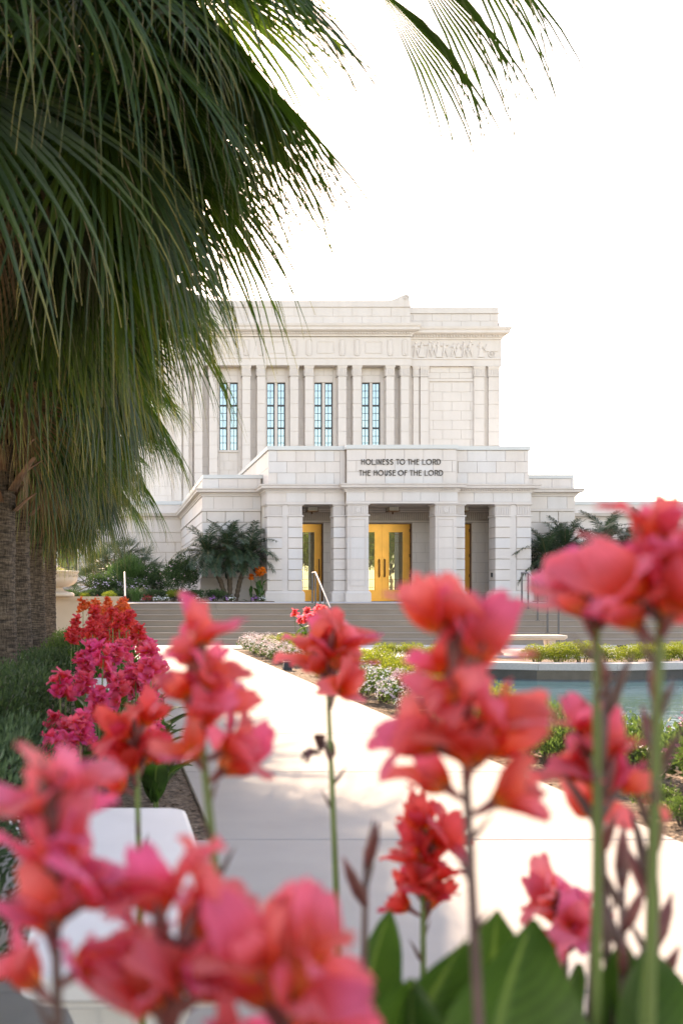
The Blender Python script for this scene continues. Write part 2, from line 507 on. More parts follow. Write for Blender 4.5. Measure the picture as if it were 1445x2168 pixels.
# mulch chips along the path edge
rm = random.Random(5)
g = MB()
for i in range(2600):
    if rm.random() < 0.75:
        x = PX1 + 0.01 + rm.random()**1.6*1.2; y = rm.uniform(4.0, 24)
    else:
        x = PX0 - 0.01 - rm.random()*0.3; y = rm.uniform(5.5, 14)
    a = rm.random()*PI; l = rm.uniform(0.012, 0.035); w = l*rm.uniform(0.25, 0.6); h = rm.uniform(0.004, 0.014)
    ca, sa = math.cos(a), math.sin(a)
    q = [(-l,-w),(l,-w*0.6),(l*0.8,w),(-l*0.9,w*0.7)]
    z = -0.026
    g.add([(x+u*ca-v*sa, y+u*sa+v*ca, z+rm.uniform(0.003,h+0.004)) for u, v in q], [(0,1,2,3)])
o = g.build('mulch_chips', mat_plain('mulch', (0.26,0.17,0.11), 0.95, 0, 0.35, 90))
o['kind'] = 'stuff'; tag(o, 'brown bark mulch scattered on soil along the path edge', 'mulch')

UNIT = MB().box(-0.5,0.5,-0.5,0.5,-0.5,0.5)
def unit_mesh(name, mat, bev=0.0):
    return UNIT.mesh(name, mat)

def slab_mesh(name, mat, lx, ly, h, bev=0.008):
    g = MB()
    x, y = lx/2, ly/2
    g.add([(-x,-y,-h),(x,-y,-h),(x,y,-h),(-x,y,-h),(-x,-y,-bev),(x,-y,-bev),(x,y,-bev),(-x,y,-bev),
           (-x+bev,-y+bev,0),(x-bev,-y+bev,0),(x-bev,y-bev,0),(-x+bev,y-bev,0)],
          [(3,2,1,0),(0,1,5,4),(1,2,6,5),(2,3,7,6),(3,0,4,7),(4,5,9,8),(5,6,10,9),(6,7,11,10),(7,4,8,11),(8,9,10,11)])
    return g.mesh(name, mat)

path = struct(MB().box(PX0+0.01, PX1-0.01, -3.0, 25.48, -0.3, -0.02).build('path', GROUT))
SL = slab_mesh('path_slab', CONC, PX1-PX0, 2.11-0.008, 0.14)
XP0 = -0.62
SLW = slab_mesh('path_slab_wide', CONC, PX1-XP0, 2.11-0.008, 0.14)
y = 5.48 - 2.11*4
while y < 25.3:
    yc = min(y + 2.11, 25.5)
    if y < 5.0 and y > 1.0: put('slab', SLW, path, ((XP0+PX1)/2, y+1.055, 0))
    elif yc - y > 2: put('slab', SL, path, ((PX0+PX1)/2, y+1.055, 0))
    else: put('slab', slab_mesh('path_slab_end', CONC, PX1-PX0, yc-y-0.008, 0.14), path, ((PX0+PX1)/2, (y+yc)/2, 0))
    y = yc
put('slab', slab_mesh('bench_pad_far', CONC, 1.0, 2.3, 0.14), path, (PX0-0.504, 10.0, -0.001))

plaza = struct(MB().box(0.5, 32, 25.51, 27.4, -0.25, -0.02).box(4.9, 32, 21.9, 25.51, -0.25, -0.02).build('plaza', GROUT))
PS = slab_mesh('plaza_slab', PLAZA, 2.99, 1.88, 0.12)
for i in range(10):
    put('slab', PS, plaza, (2.0+i*3.0, 26.46, 0))
PS2 = slab_mesh('plaza_slab_square', PLAZA, 2.99, 1.795, 0.12)
for i in range(8):
    for j in range(2):
        put('slab', PS2, plaza, (6.42+i*3.0, 22.81+j*1.8, 0))

# stairs: seven risers, each tread laid in slabs
Y0, RUN, RISE = 27.3, 0.32, 0.161
stairs = struct(MB().prism_x([(Y0+0.3, 0.0)] + [p for k in range(6) for p in ((Y0+0.03+k*RUN+0.002, (k+1)*RISE-0.04), (Y0+0.03+(k+1)*RUN, (k+1)*RISE-0.04))] + [(40, 6*RISE-0.04), (40, 0)], 0.45, 31).build('stairs', GROUT))
seams = [0.42, 3.11, 8.9, 12.3, 17.5, 23.0, 29.0]
for k in range(7):
    z1 = (k+1)*RISE; ya = Y0 + k*RUN; yb = ya + RUN + 0.04 if k < 6 else 31.3
    for a_, b_ in zip(seams[:-1], seams[1:]):
        a2, b2 = a_+0.004, b_-0.004
        gg = MB()
        # nosing: riser face set back a little under a slim rounded tread edge
        prof = [(ya+0.018, z1-RISE-0.002), (ya+0.018, z1-0.035), (ya, z1-0.028), (ya-0.002, z1-0.012), (ya+0.010, z1), (yb, z1), (yb, z1-RISE-0.002)]
        gg.prism_x(prof, a2, b2)
        gg.build('step', STEP, stairs)
landing = struct(MB().box(0.42, 30, 31.304, 40, 0.7, LZ-0.012).build('landing', GROUT))
for i in range(10):
    for j in range(3):
        put('slab', slab_mesh('landing_slab', PLAZA, 2.85, 2.68, 0.1) if i == 0 and j == 0 else bpy.data.meshes['landing_slab'], landing,
            (1.85+i*2.86 - world_loc(landing).x, 32.66+j*2.7, LZ))
bed = MB()
bed.box(-14, 0.40, 27.62, 50, -0.2, LZ-0.03)
bed.box(0.40, 5.85, 35.3, 50, 0.3, LZ+0.03)
bed.box(15.75, 34, 34.6, 50, 0.3, LZ+0.03)
struct(bed.build('raised_bed', SOIL))

# pool
WZ = -0.20
far_edge = [(4.95,20.55),(5.3,20.25),(5.96,19.5),(6.9,18.8),(7.9,18.42),(9.3,18.3),(10.74,18.66),(12.2,19.5),(13.4,20.5)]
outline = [(4.72,1.0),(4.72,17.2),(4.95,17.2)] + far_edge + [(13.4,17.2),(13.7,17.2),(13.7,1.0)]
pool = struct(MB().add([(p[0], p[1], WZ) for p in outline], [tuple(range(len(outline)))]).build('pool_water', WATER))
basin = struct(MB().box(4.45, 4.72, 1.0, 17.45, -0.6, -0.035).build('pool_basin', GRANITE))
dk = MB()
for a_, b_ in zip(far_edge[:-1], far_edge[1:]):
    dk.prism([a_, b_, (b_[0], b_[1]+0.3), (a_[0], a_[1]+0.3)], -0.6, -0.035)
dk.box(4.7, 5.0, 17.2, 20.6, -0.6, -0.036)
dk.box(13.4, 13.7, 17.2, 20.8, -0.6, -0.036)
dk.box(13.7, 14.0, 1.0, 17.45, -0.6, -0.035)
dk.build('basin_wall', GRANITE, basin)
cop = []
yy = 1.0
while yy < 17.2:
    cop.append([(4.45,yy+0.004),(4.77,yy+0.004),(4.77,min(yy+1.5,17.45)-0.004),(4.45,min(yy+1.5,17.45)-0.004)]); yy += 1.5
for a_, b_ in zip(far_edge[:-1], far_edge[1:]):
    d = (Vector(b_)-Vector(a_)).normalized()*0.003
    cop.append([(a_[0]+d.x,a_[1]-0.05+d.y),(b_[0]-d.x,b_[1]-0.05-d.y),(b_[0]-d.x,b_[1]+0.30-d.y),(a_[0]+d.x,a_[1]+0.30+d.y)])
cop.append([(4.65,17.46),(4.99,17.46),(4.99,20.45),(4.65,20.8)])
for q in cop:
    MB().prism(q, -0.03, 0.10).build('coping_stone', COPE_P, basin)
v_ = MB().box(8.93, 9.28, 18.25, 18.30, -0.15, -0.06)
v_.build('overflow_slot', FIXT, basin)

# beige planter wall left of the stairs
wall = thing('planter_wall', 'low beige stucco planter wall carrying the stone urn, left of the stairs', 'wall', (-4, 27.4, 0))
MB().box(-12, 0.36, 27.20, 27.60, 0, 1.235).build('wall_body', WALLB, wall)
xs = 0.38
while xs > -11:
    MB().box(xs-0.995, xs-0.004, 27.17, 27.63, 1.237, 1.33).build('cap_stone', WALLB, wall)
    xs -= 1.0

# ---------------------------------------------------------------- temple
T = thing('temple_building', 'pale stone temple with columned upper storey, entrance porch and brass doors', 'building', (10.8, 45, 0))
BLK = UNIT.mesh('stone_block', STONE)
BLKP = UNIT.mesh('porch_block', PORCH)
n_blocks = [0]

def block(parent, x0, x1, y0, y1, z0, z1, mesh=BLK, stuff=None, bev=0.012):
    if stuff is not None or n_blocks[0] >= 298:
        (stuff if stuff is not None else SPARE).box(x0, x1, y0, y1, z0, z1); return
    n_blocks[0] += 1
    pl = world_loc(parent)
    put('stone_block', mesh, parent, ((x0+x1)/2-pl.x, (y0+y1)/2-pl.y, (z0+z1)/2-pl.z), None, (x1-x0, y1-y0, z1-z0))
SPARE = MB()

def courses(z0, z1, h):
    n = max(1, round((z1-z0)/h)); hh = (z1-z0)/n
    return [(z0+i*hh, z0+(i+1)*hh) for i in range(n)]

def ashlar_front(parent, x0, x1, yw, z0, z1, h, L, gap=0.012, proud=0.014, ph=0.0, mesh=BLK, stuff=None):
    for i, (a, b_) in enumerate(courses(z0, z1, h)):
        x = x0 - (ph if i % 2 == 0 else ph + L/2) % L
        while x < x1 - 1e-4:
            xa, xb = max(x, x0), min(x+L, x1)
            if xb - xa > 0.06:
                block(parent, xa+gap/2, xb-gap/2, yw-proud, yw+0.03, a+gap/2, b_-gap/2, mesh, stuff)
            x += L

def ashlar_side(parent, xw, y0, y1, z0, z1, h, L, gap=0.016, proud=0.02, sgn=-1, stuff=None):
    for i, (a, b_) in enumerate(courses(z0, z1, h)):
        y = y0 - (0 if i % 2 == 0 else L/2)
        while y < y1 - 1e-4:
            ya, yb = max(y, y0), min(y+L, y1)
            if yb - ya > 0.06:
                xa, xb = sorted((xw+sgn*proud, xw-sgn*0.03))
                block(parent, xa, xb, ya+gap/2, yb-gap/2, a+gap/2, b_-gap/2, BLK, stuff)
            y += L

# porch piers ------------------------------------------------------
YP, YC = 37.2, 36.9
def capital(x0, x1, y0, y1, z0, z1, nf):
    g = MB()
    g.box(x0+0.02, x1-0.02, y0+0.02, y1, z0+0.03, z1-0.06)
    w = (x1-x0-0.06)/nf
    for i in range(nf):
        g.box(x0+0.03+i*w+w*0.18, x0+0.03+(i+1)*w-w*0.18, y0-0.004, y0+0.03, z0+0.05, z1-0.085)
    ny = max(2, int((y1-y0-0.06)/w))
    wy = (y1-y0-0.06)/ny
    for i in range(ny):
        g.box(x0-0.004, x0+0.03, y0+0.03+i*wy+wy*0.2, y0+0.03+(i+1)*wy-wy*0.2, z0+0.05, z1-0.085)
    g.box(x0-0.03, x1+0.03, y0-0.03, y1, z0-0.02, z0+0.03)
    g.taper(x0-0.05, x1+0.05, y0-0.05, y1, z1-0.06, z1, -0.045)
    return g

def pier(strips, y0, y1, x0, x1):
    p = MB().box(x0+0.03, x1-0.03, y0+0.03, y1, LZ, 4.77).build('pier', GROUT, T)
    MB().taper(x0-0.02, x1+0.02, y0-0.03, y1+0.02, 1.44, 1.53, 0.05).build('base_moulding', STONE1, p)
    MB().box(x0-0.07, x1+0.07, y0-0.08, y1+0.05, LZ-0.01, 1.438).build('plinth', STONE1, p)
    for (a, b_, kind) in strips:
        if kind == 'rust':
            for (za, zb) in courses(1.532, 4.31, 0.40):
                block(p, a+0.006, b_-0.006, y0-0.02, y1-0.02, za+0.013, zb-0.013)
            capital(a, b_, y0-0.02, y1, 4.33, 4.77, 8).build('capital', STONE1, p)
        elif kind == 'plain':
            for (za, zb) in courses(1.532, 4.31, 0.40):
                block(p, a+0.006, b_-0.006, y0+0.0, y1-0.02, za+0.004, zb-0.004)
            capital(a, b_, y0-0.02, y1, 4.33, 4.77, 11).build('capital', STONE1, p)
            fr = MB(); w = 0.035
            xa, xb, za, zb = a+0.10, b_-0.10, 1.72, 4.22
            for q in ((xa,xb,za,za+w),(xa,xb,zb-w,zb),(xa,xa+w,za+w,zb-w),(xb-w,xb,za+w,zb-w)):
                fr.box(q[0], q[1], y0-0.022, y0+0.02, q[2], q[3])
            fr.build('panel_moulding', STONE1, p)
            md = MB()
            md.lathe([(0.001,0.0),(0.10,0.0),(0.10,0.012),(0.075,0.012),(0.07,0.004),(0.03,0.004),(0.001,0.014)], 18)
            md.v = [((a+b_)/2+q[0], y0-0.025-q[2], 4.54+q[1]) for q in md.v]
            md.build('rosette', STONE1, p)
        else:
            MB().box(a, b_, y0+0.018, y1, 1.532, 4.77).build('recess_panel', STONE1, p)
    return p

pier([(5.88,6.44,'rust'),(6.44,6.67,'recess'),(6.67,7.21,'rust')], YP, 37.85, 5.88, 7.21)
pier([(8.36,8.80,'rust')], YP, 37.75, 8.36, 8.80)
pier([(8.806,9.60,'plain')], YC, 37.62, 8.806, 9.60)
pier([(12.06,12.85,'plain')], YC, 37.62, 12.06, 12.85)
pier([(12.856,13.26,'rust')], YP, 37.75, 12.856, 13.26)
pier([(14.39,14.95,'rust'),(14.95,15.19,'recess'),(15.19,15.73,'rust')], YP, 37.85, 14.39, 15.73)
MB().box(14.352, 14.372, 37.42, 37.52, 2.05, 2.22).build('keypad', FIXT, T)

# entablature, parapet
MB().box(5.92, 15.70, YP+0.04, 38.9, 4.775, 5.5).box(8.79, 12.87, YC+0.04, YP+0.04, 4.775, 5.5).build('entablature', GROUT, T)
ent = [o for o in T.children if o.name == 'entablature'][0]
for (a, b_, yv) in ((5.88, 8.77, YP), (8.77, 12.89, YC), (12.89, 15.74, YP)):
    nb = round((b_-a)/0.71); L = (b_-a)/nb
    for i in range(nb):
        block(ent, a+i*L+0.005, a+(i+1)*L-0.005, yv-0.0, yv+0.06, 4.86, 5.22)
    MB().box(a-0.012, b_+0.012, yv-0.03, yv+0.05, 4.773, 4.85).build('architrave_fillet', STONE1, ent)
sdl = MB().box(5.86, 5.93, YP+0.06, 38.6, 4.80, 5.22); sdl.build('frieze_return', STONE1, ent)
corn_prof = [(0,5.20),(0.04,5.20),(0.05,5.255),(0.085,5.27),(0.085,5.31),(0.13,5.325),(0.22,5.35),(0.235,5.37),(0.235,5.42),(0.27,5.45),(0.285,5.50),(0.0,5.52)]
pth = [(5.88,38.62),(5.88,YP),(8.77,YP),(8.77,YC),(12.89,YC),(12.89,YP),(15.74,YP),(15.74,38.62)]
MB().sweep(corn_prof, pth).build('cornice', STONE1, T)
dn = MB()
for (a, b_, yv) in ((5.88, 8.72, YP), (8.78, 12.87, YC), (12.93, 15.74, YP)):
    x = a
    while x < b_-0.05:
        dn.box(x, x+0.045, yv-0.125, yv-0.05, 5.275, 5.318); x += 0.09
dn.build('dentil_band', STONE1, T)['kind'] = 'stuff'
par = MB().box(5.98, 15.64, YP+0.08, 55.5, 5.5, 6.80).box(8.84, 12.82, YC+0.08, YP+0.09, 5.5, 6.80).build('parapet', GROUT, T)
for (a, b_, yv, ph) in ((5.94, 8.62, YP+0.08, 0.38), (8.80, 12.86, YC+0.08, 0.0), (13.0, 15.68, YP+0.08, 0.33)):
    ashlar_front(par, a, b_, yv, 5.53, 6.79, 0.42, 0.71, 0.012, 0.03, ph)
MB().box(8.62, 8.80, YP+0.035, YP+0.12, 5.53, 6.79).build('corner_strip', STONE1, par)
MB().box(12.86, 13.0, YP+0.035, YP+0.12, 5.53, 6.79).build('corner_strip', STONE1, par)
ashlar_side(par, 5.98, YP+0.09, 55, 5.53, 6.79, 0.63, 1.3, 0.01, 0.03, -1)
MB().sweep([(-0.3,6.802),(0.05,6.802),(0.05,6.95),(-0.3,6.95)], [(5.94,55.4),(5.94,YP+0.05),(8.80,YP+0.05),(8.80,YC+0.05),(12.86,YC+0.05),(12.86,YP+0.05),(15.68,YP+0.05),(15.68,55.4)]).build('coping', COPING, T)
MB().box(6.2, 15.4, YP+0.3, 55, 6.5, 6.62).build('porch_roof', COPING, T)

# letters
def arc(cx, cz, rx, rz, a0, a1, n=14):
    return [(cx+rx*math.cos(R(a0+(a1-a0)*i/n)), cz+rz*math.sin(R(a0+(a1-a0)*i/n))) for i in range(n+1)]
GL = {
 'H': [[(0,0),(0,1)],[(1,0),(1,1)],[(0,.62),(1,.62)]],
 'O': [arc(.5,.5,.5,.5,0,360,26)],
 'L': [[(0,1),(0,0),(1,0)]],
 'I': [[(.5,0),(.5,1)]],
 'N': [[(0,0),(0,1),(1,0),(1,1)]],
 'E': [[(1,0),(0,0),(0,1),(1,1)],[(0,.62),(.85,.62)]],
 'S': [arc(.5,.76,.46,.24,25,255,12) + arc(.5,.26,.48,.26,75,-155,12)],
 'T': [[(.5,0),(.5,1)],[(0,1),(1,1)]],
 'R': [[(0,0),(0,1),(.45,1)] + arc(.5,.74,.46,.26,80,-90,8) + [(0,.48)], [(.45,.48),(1,0)]],
 'D': [[(0,0),(0,1),(.35,1)] + arc(.35,.5,.62,.5,80,-80,12) + [(.35,0),(0,0)]],
 'U': [[(0,1),(0,.36)] + arc(.5,.36,.5,.36,180,360,12) + [(1,1)]],
 'F': [[(0,0),(0,1),(1,1)],[(0,.6),(.85,.6)]],
}
def letter(ch, x0, x1, z0, z1, yv, w=0.023):
    g = MB(); hw = w/2
    for st in GL[ch]:
        pts = [Vector((x0+hw+(x1-x0-w)*p[0], z0+hw+(z1-z0-w)*p[1])) for p in st]
        for a, b_ in zip(pts[:-1], pts[1:]):
            d = b_-a
            if d.length < 1e-5: continue
            d.normalize(); n = Vector((-d.y, d.x))*hw; e = d*hw*0.6
            q = [a-e-n, b_+e-n, b_+e+n, a-e+n]
            g.prism_y([(v.x, v.y) for v in q], yv-0.03, yv)
    return g.build('letter', BRONZE_LETTER, T)
row1 = [('H',157,203),('O',217,290),('L',303,355),('I',362,378),('N',392,432),('E',450,487),('S',500,540),('S',555,598),('T',637,685),('O',690,762),('T',798,840),('H',848,902),('E',920,960),('L',1003,1050),('O',1055,1132),('R',1147,1195),('D',1205,1258)]
row2 = [('T',125,170),('H',180,228),('E',245,287),('H',330,375),('O',388,465),('U',483,522),('S',537,577),('E',592,635),('O',665,742),('F',757,795),('T',830,875),('H',885,935),('E',952,995),('L',1035,1080),('O',1085,1160),('R',1175,1225),('D',1235,1290)]
for row, za, zb in ((row1,212,290),(row2,365,443)):
    for ch, a, b_ in row:
        s_ = 57.0
        letter(ch, U(740+a/6.568, s_), U(740+b_/6.568, s_), ZZ(940+zb/6.568, s_), ZZ(940+za/6.568, s_), YC+0.045)

# porch interior with doors ------------------------------------------
YB = 39.42
def porch_wall():
    ops = [(7.28,8.45),(9.64,11.96),(13.15,14.32)]
    g = MB(); xs_ = [5.95]
    for a, b_ in ops: xs_ += [a, b_]
    xs_.append(15.66)
    for i in range(0, len(xs_), 2):
        g.box(xs_[i], xs_[i+1], YB, YB+0.5, LZ, 4.95)
    for a, b_ in ops: g.box(a, b_, YB, YB+0.5, 4.22, 4.95)
    w = g.build('porch_wall', GROUT, T)
    for i in range(0, len(xs_), 2):
        ashlar_front(w, xs_[i]+0.004, xs_[i+1]-0.004, YB, LZ+0.36, 4.24, 0.40, 0.72, 0.010, 0.02, 0.2, BLKP, SPW)
        SPW.box(xs_[i]+0.002, xs_[i+1]-0.002, YB-0.06, YB, LZ, LZ+0.35)
    x = 6.0
    while x < 15.6:
        SPW.box(x, x+0.035, YB-0.025, YB+0.01, 4.36, 4.62); x += 0.075
    SPW.box(5.96, 15.64, YB-0.05, YB+0.01, 4.27, 4.33)
    SPW.box(5.96, 15.64, YB-0.06, YB+0.01, 4.66, 4.72)
    SPW.box(5.96, 15.64, YB-0.11, YB+0.01, 4.74, 4.80)
    SPW.build('stone_block', PORCH, w)['kind'] = 'stuff'
SPW = MB(); porch_wall()
MB().box(5.9, 15.7, YP+0.6, YB+0.5, 4.90, 5.1).build('porch_ceiling', PORCH, T)
MB().box(5.9, 6.25, 37.9, YB, LZ, 4.9).box(15.35, 15.7, 37.9, YB, LZ, 4.9).build('porch_side_wall', PORCH, T)

def door(x0, x1, hinge, glassw=0.62):
    w = x1-x0; z0, z1 = LZ+0.012, 4.19
    gx0, gx1 = x0+0.235, x1-0.235
    gz0, gz1 = z0+0.40, z1-0.27
    yv = YB+0.12
    g = MB()
    g.box(x0, gx0, yv, yv+0.06, z0, z1).box(gx1, x1, yv, yv+0.06, z0, z1)
    g.box(gx0, gx1, yv, yv+0.06, z0, gz0).box(gx0, gx1, yv, yv+0.06, gz1, z1)
    d = g.build('door', BRASS, T)
    m_ = MB(); k = 0.045
    for q in ((gx0,gx1,gz0,gz0+k),(gx0,gx1,gz1-k,gz1),(gx0,gx0+k,gz0+k,gz1-k),(gx1-k,gx1,gz0+k,gz1-k)):
        m_.box(q[0], q[1], yv-0.02, yv+0.04, q[2], q[3])
    m_.build('glazing_bead', BRASS, d)
    MB().box(gx0+k, gx1-k, yv+0.03, yv+0.045, gz0+k, gz1-k).build('pane', GLASS_D, d)
    gr = MB(); n = 7
    for i in range(1, n):
        x = gx0+k+(gx1-gx0-2*k)*i/n
        gr.box(x-0.007, x+0.007, yv+0.005, yv+0.028, gz0+k, gz1-k)
    for z in (gz0+k+0.10, gz0+k+0.42, gz1-k-0.09, gz1-k-0.42):
        gr.box(gx0+k, gx1-k, yv+0.004, yv+0.029, z-0.007, z+0.007)
    gr.build('grille', BRASS_D, d)
    hx = x1-0.105 if hinge == 'L' else x0+0.105
    MB().tube([(hx,yv-0.005,2.10),(hx,yv-0.07,2.13),(hx,yv-0.085,2.25),(hx,yv-0.085,2.65),(hx,yv-0.07,2.77),(hx,yv-0.005,2.80)], 0.022, 8).build('handle', BRASS_D, d, True)
    ex = x0+0.012 if hinge == 'L' else x1-0.012
    for z in (1.4, 2.15, 2.95, 3.95):
        MB().tube([(ex,yv-0.012,z-0.06),(ex,yv-0.012,z+0.06)], 0.016, 8).build('hinge', BRASS_D, d)
    return d
door(7.32, 8.41, 'L'); door(9.685, 10.797, 'L'); door(10.803, 11.915, 'R'); door(13.19, 14.28, 'R')
for (a, b_) in ((7.28,8.45),(9.64,11.96),(13.15,14.32)):
    MB().box(a, a+0.036, YB+0.10, YB+0.24, LZ, 4.22).box(b_-0.036, b_, YB+0.10, YB+0.24, LZ, 4.22).box(a+0.036, b_-0.036, YB+0.10, YB+0.24, 4.193, 4.22).build('door_frame', BRASS_D, T)
    MB().box(a, b_, YB+0.30, YB+0.45, LZ, 4.22).build('lobby_screen', DKFRAME, T)
for cx_ in (7.83, 10.95, 13.62):
    l = MB().box(cx_-0.20, cx_+0.20, 38.35, 38.75, 4.62, 4.90).build('ceiling_lamp', LAMPG, T)
    fr = MB()
    for z in (4.60, 4.86): fr.box(cx_-0.22, cx_+0.22, 38.33, 38.77, z, z+0.03)
    for sx in (-0.21, 0.19):
        for sy in (38.34, 38.74): fr.box(cx_+sx, cx_+sx+0.02, sy, sy+0.02, 4.63, 4.86)
    fr.lathe([(0.001,4.50),(0.03,4.52),(0.04,4.56),(0.02,4.60)], 12, cx_, 38.55)
    fr.build('lamp_frame', BRASS_D, l)

# wings
def wing(x0, x1, sideface):
    w = MB().box(x0+0.03, x1-0.03, 38.63, 50.4, 0.3, 5.48).box(x0+0.09, x1-0.09, 38.70, 50.4, 5.48, 5.92).build('wing_wall', GROUT, T)
    return w
wl = wing(3.59, 6.0, -1); wr = wing(15.62, 18.03, 1)
def wing_front(w, x0, x1):
    ashlar_front(w, x0, x1, 38.63, 2.05, 4.63, 0.43, 0.72, 0.03, 0.03, 0.18)
    ashlar_front(w, x0, x1, 38.63, 4.72, 5.2, 0.5, 0.75, 0.010, 0.03, 0.3)
    ashlar_front(w, x0, x1, 38.70, 5.50, 5.90, 0.42, 0.75, 0.010, 0.03, 0.1)
    MB().box(x0-0.03, x1, 38.56, 38.64, 4.63, 4.715).build('string_course', STONE1, w)
    MB().taper(x0-0.03, x1, 38.56, 38.66, 1.62, 1.76, 0.05).box(x0-0.02, x1, 38.585, 38.64, 1.76, 2.04).box(x0-0.09, x1, 38.49, 38.64, LZ, 1.615).build('base_course', STONE1, w)
wing_front(wl, 3.59, 5.86); wing_front(wr, 15.76, 18.03)
ashlar_side(wl, 3.62, 38.64, 50, 2.05, 4.63, 0.43, 2.2, 0.03, 0.03, -1)
ashlar_side(wl, 3.62, 38.64, 50, 4.72, 5.2, 0.5, 2.2, 0.01, 0.03, -1)
ashlar_side(wl, 3.68, 38.74, 50, 5.5, 5.9, 0.5, 2.2, 0.01, 0.03, -1)
MB().box(3.55, 3.63, 38.64, 50, 4.63, 4.715).box(3.5, 3.63, 38.66, 50, LZ, 1.6).box(3.54, 3.63, 38.66, 50, 1.6, 2.04).build('side_string_course', STONE1, wl)
MB().sweep(corn_prof, [(3.59,50.0),(3.59,38.60),(5.89,38.60)]).build('cornice', STONE1, T)
MB().sweep(corn_prof, [(15.73,38.60),(18.03,38.60),(18.03,50.0)]).build('cornice', STONE1, T)
MB().sweep([(-0.3,5.905),(0.04,5.905),(0.04,6.05),(-0.3,6.05)], [(3.66,50.3),(3.66,38.68),(5.94,38.68)]).build('coping', COPING, T)
MB().sweep([(-0.3,5.905),(0.04,5.905),(0.04,6.05),(-0.3,6.05)], [(15.68,38.68),(17.96,38.68),(17.96,50.3)]).build('coping', COPING, T)
MB().box(3.7, 17.9, 39.9, 56, 5.6, 5.75).build('wing_roof', COPING, T)

# rear wings either side (set far back)
YR = 50.0
def rear(x0, x1, wins):
    g = MB(); edges = [x0]
    for a, b_, za, zb in wins: edges += [a, b_]
    edges.append(x1)
    for i in range(0, len(edges), 2): g.box(edges[i], edges[i+1], YR+0.03, YR+0.6, 0, 6.0)
    for a, b_, za, zb in wins: g.box(a, b_, YR+0.03, YR+0.6, 0, za).box(a, b_, YR+0.03, YR+0.6, zb, 6.0)
    w = g.build('rear_wall', GROUT, T)
    for i in range(0, len(edges), 2):
        ashlar_front(w, edges[i], edges[i+1], YR+0.03, 1.0, 4.55, 0.51, 0.95, 0.03, 0.03, 0.3, BLK, None if x0 < 0 else SP2)
    for a, b_, za, zb in wins:
        ashlar_front(w, a, b_, YR+0.03, zb+0.0, 4.55, 0.51, 0.95, 0.03, 0.03, 0.3, BLK, SP2)
        f = MB(); k = 0.07
        for q in ((a,b_,za,za+k),(a,b_,zb-k,zb),(a,a+k,za+k,zb-k),(b_-k,b_,za+k,zb-k),((a+b_)/2-0.05,(a+b_)/2+0.05,za+k,zb-k)):
            f.box(q[0], q[1], YR+0.12, YR+0.22, q[2], q[3])
        n = int((zb-za)/0.42)
        for i in range(1, n):
            z = za+(zb-za)*i/n; f.box(a+k, b_-k, YR+0.14, YR+0.2, z-0.015, z+0.015)
        win = f.build('window', DKFRAME, T)
        MB().box(a+k, (a+b_)/2-0.05, YR+0.16, YR+0.18, za+k, zb-k).build('pane', GLASS_D, win)
        MB().box((a+b_)/2+0.05, b_-k, YR+0.16, YR+0.18, za+k, zb-k).build('pane', GLASS_D, win)
    MB().box(x0, x1, YR-0.03, YR+0.03, 4.55, 4.64).box(x0, x1, YR-0.0, YR+0.03, 4.64, 5.2).box(x0, x1, YR+0.0, YR+0.04, 5.5, 5.92).build('frieze', STONE1, w)
    MB().sweep(corn_prof, [(x0, YR), (x1, YR)]).build('cornice', STONE1, T)
    MB().box(x0, x1, YR-0.04, YR+0.7, 5.925, 6.10).build('coping', COPING, T)
    MB().box(x0, x1, YR+0.7, YR+8, 5.6, 5.7).build('rear_roof', COPING, T)
    d2 = MB(); x = x0
    while x < x1 and x < 40:
        d2.box(x, x+0.05, YR-0.125, YR-0.05, 5.275, 5.318); x += 0.11
    d2.build('dentil_band', STONE1, T)['kind'] = 'stuff'
SP2 = MB()
rear(-16, 3.66, [(-2.55,-1.62,2.3,4.27)])
rear(17.96, 46, [(22.4,23.5,2.3,4.3),(27.5,28.6,2.3,4.3)])

# upper block ---------------------------------------------------------
MX = 10.92; YF = 56.6; YE = 56.95; YW = 57.15
up = MB()
up.box(MX-11.4, MX-6.18, YE, 76, 5.0, 16.6).box(MX+6.18, MX+11.36, YE, 76, 5.0, 16.6)
bays = [MX+k for k in (-4.08,-1.36,1.36,4.08)]
WZ0, WZ1, WHW = 9.70, 13.60, 0.53
xs_ = [MX-6.18]
for c in bays: xs_ += [c-WHW, c+WHW]
xs_.append(MX+6.18)
for i in range(0, len(xs_), 2): up.box(xs_[i], xs_[i+1], YW, 60, 5.0, 16.7)
for c in bays: up.box(c-WHW, c+WHW, YW, 60, 5.0, WZ0).box(c-WHW, c+WHW, YW, 60, WZ1, 16.7)
up.box(MX-6.18, MX+6.18, YF+0.03, YW, 14.45, 16.7)
upw = up.build('upper_wall', CORE, T)
UPP = MB()
for i in range(0, len(xs_), 2):
    ashlar_front(upw, xs_[i], xs_[i+1], YW, 6.0, 14.3, 0.55, 1.1, 0.022, 0.02, 0.2, BLK, UPP)
for c in bays:
    ashlar_front(upw, c-WHW, c+WHW, YW, WZ1+0.0, 14.4, 0.4, 1.06, 0.022, 0.02, 0, BLK, UPP)
    ashlar_front(upw, c-WHW, c+WHW, YW, 6.0, WZ0-0.1, 0.5, 0.53, 0.022, 0.02, 0, BLK, UPP)
    UPP.box(c-WHW-0.06, c+WHW+0.06, YW-0.10, YW+0.2, WZ0-0.10, WZ0)
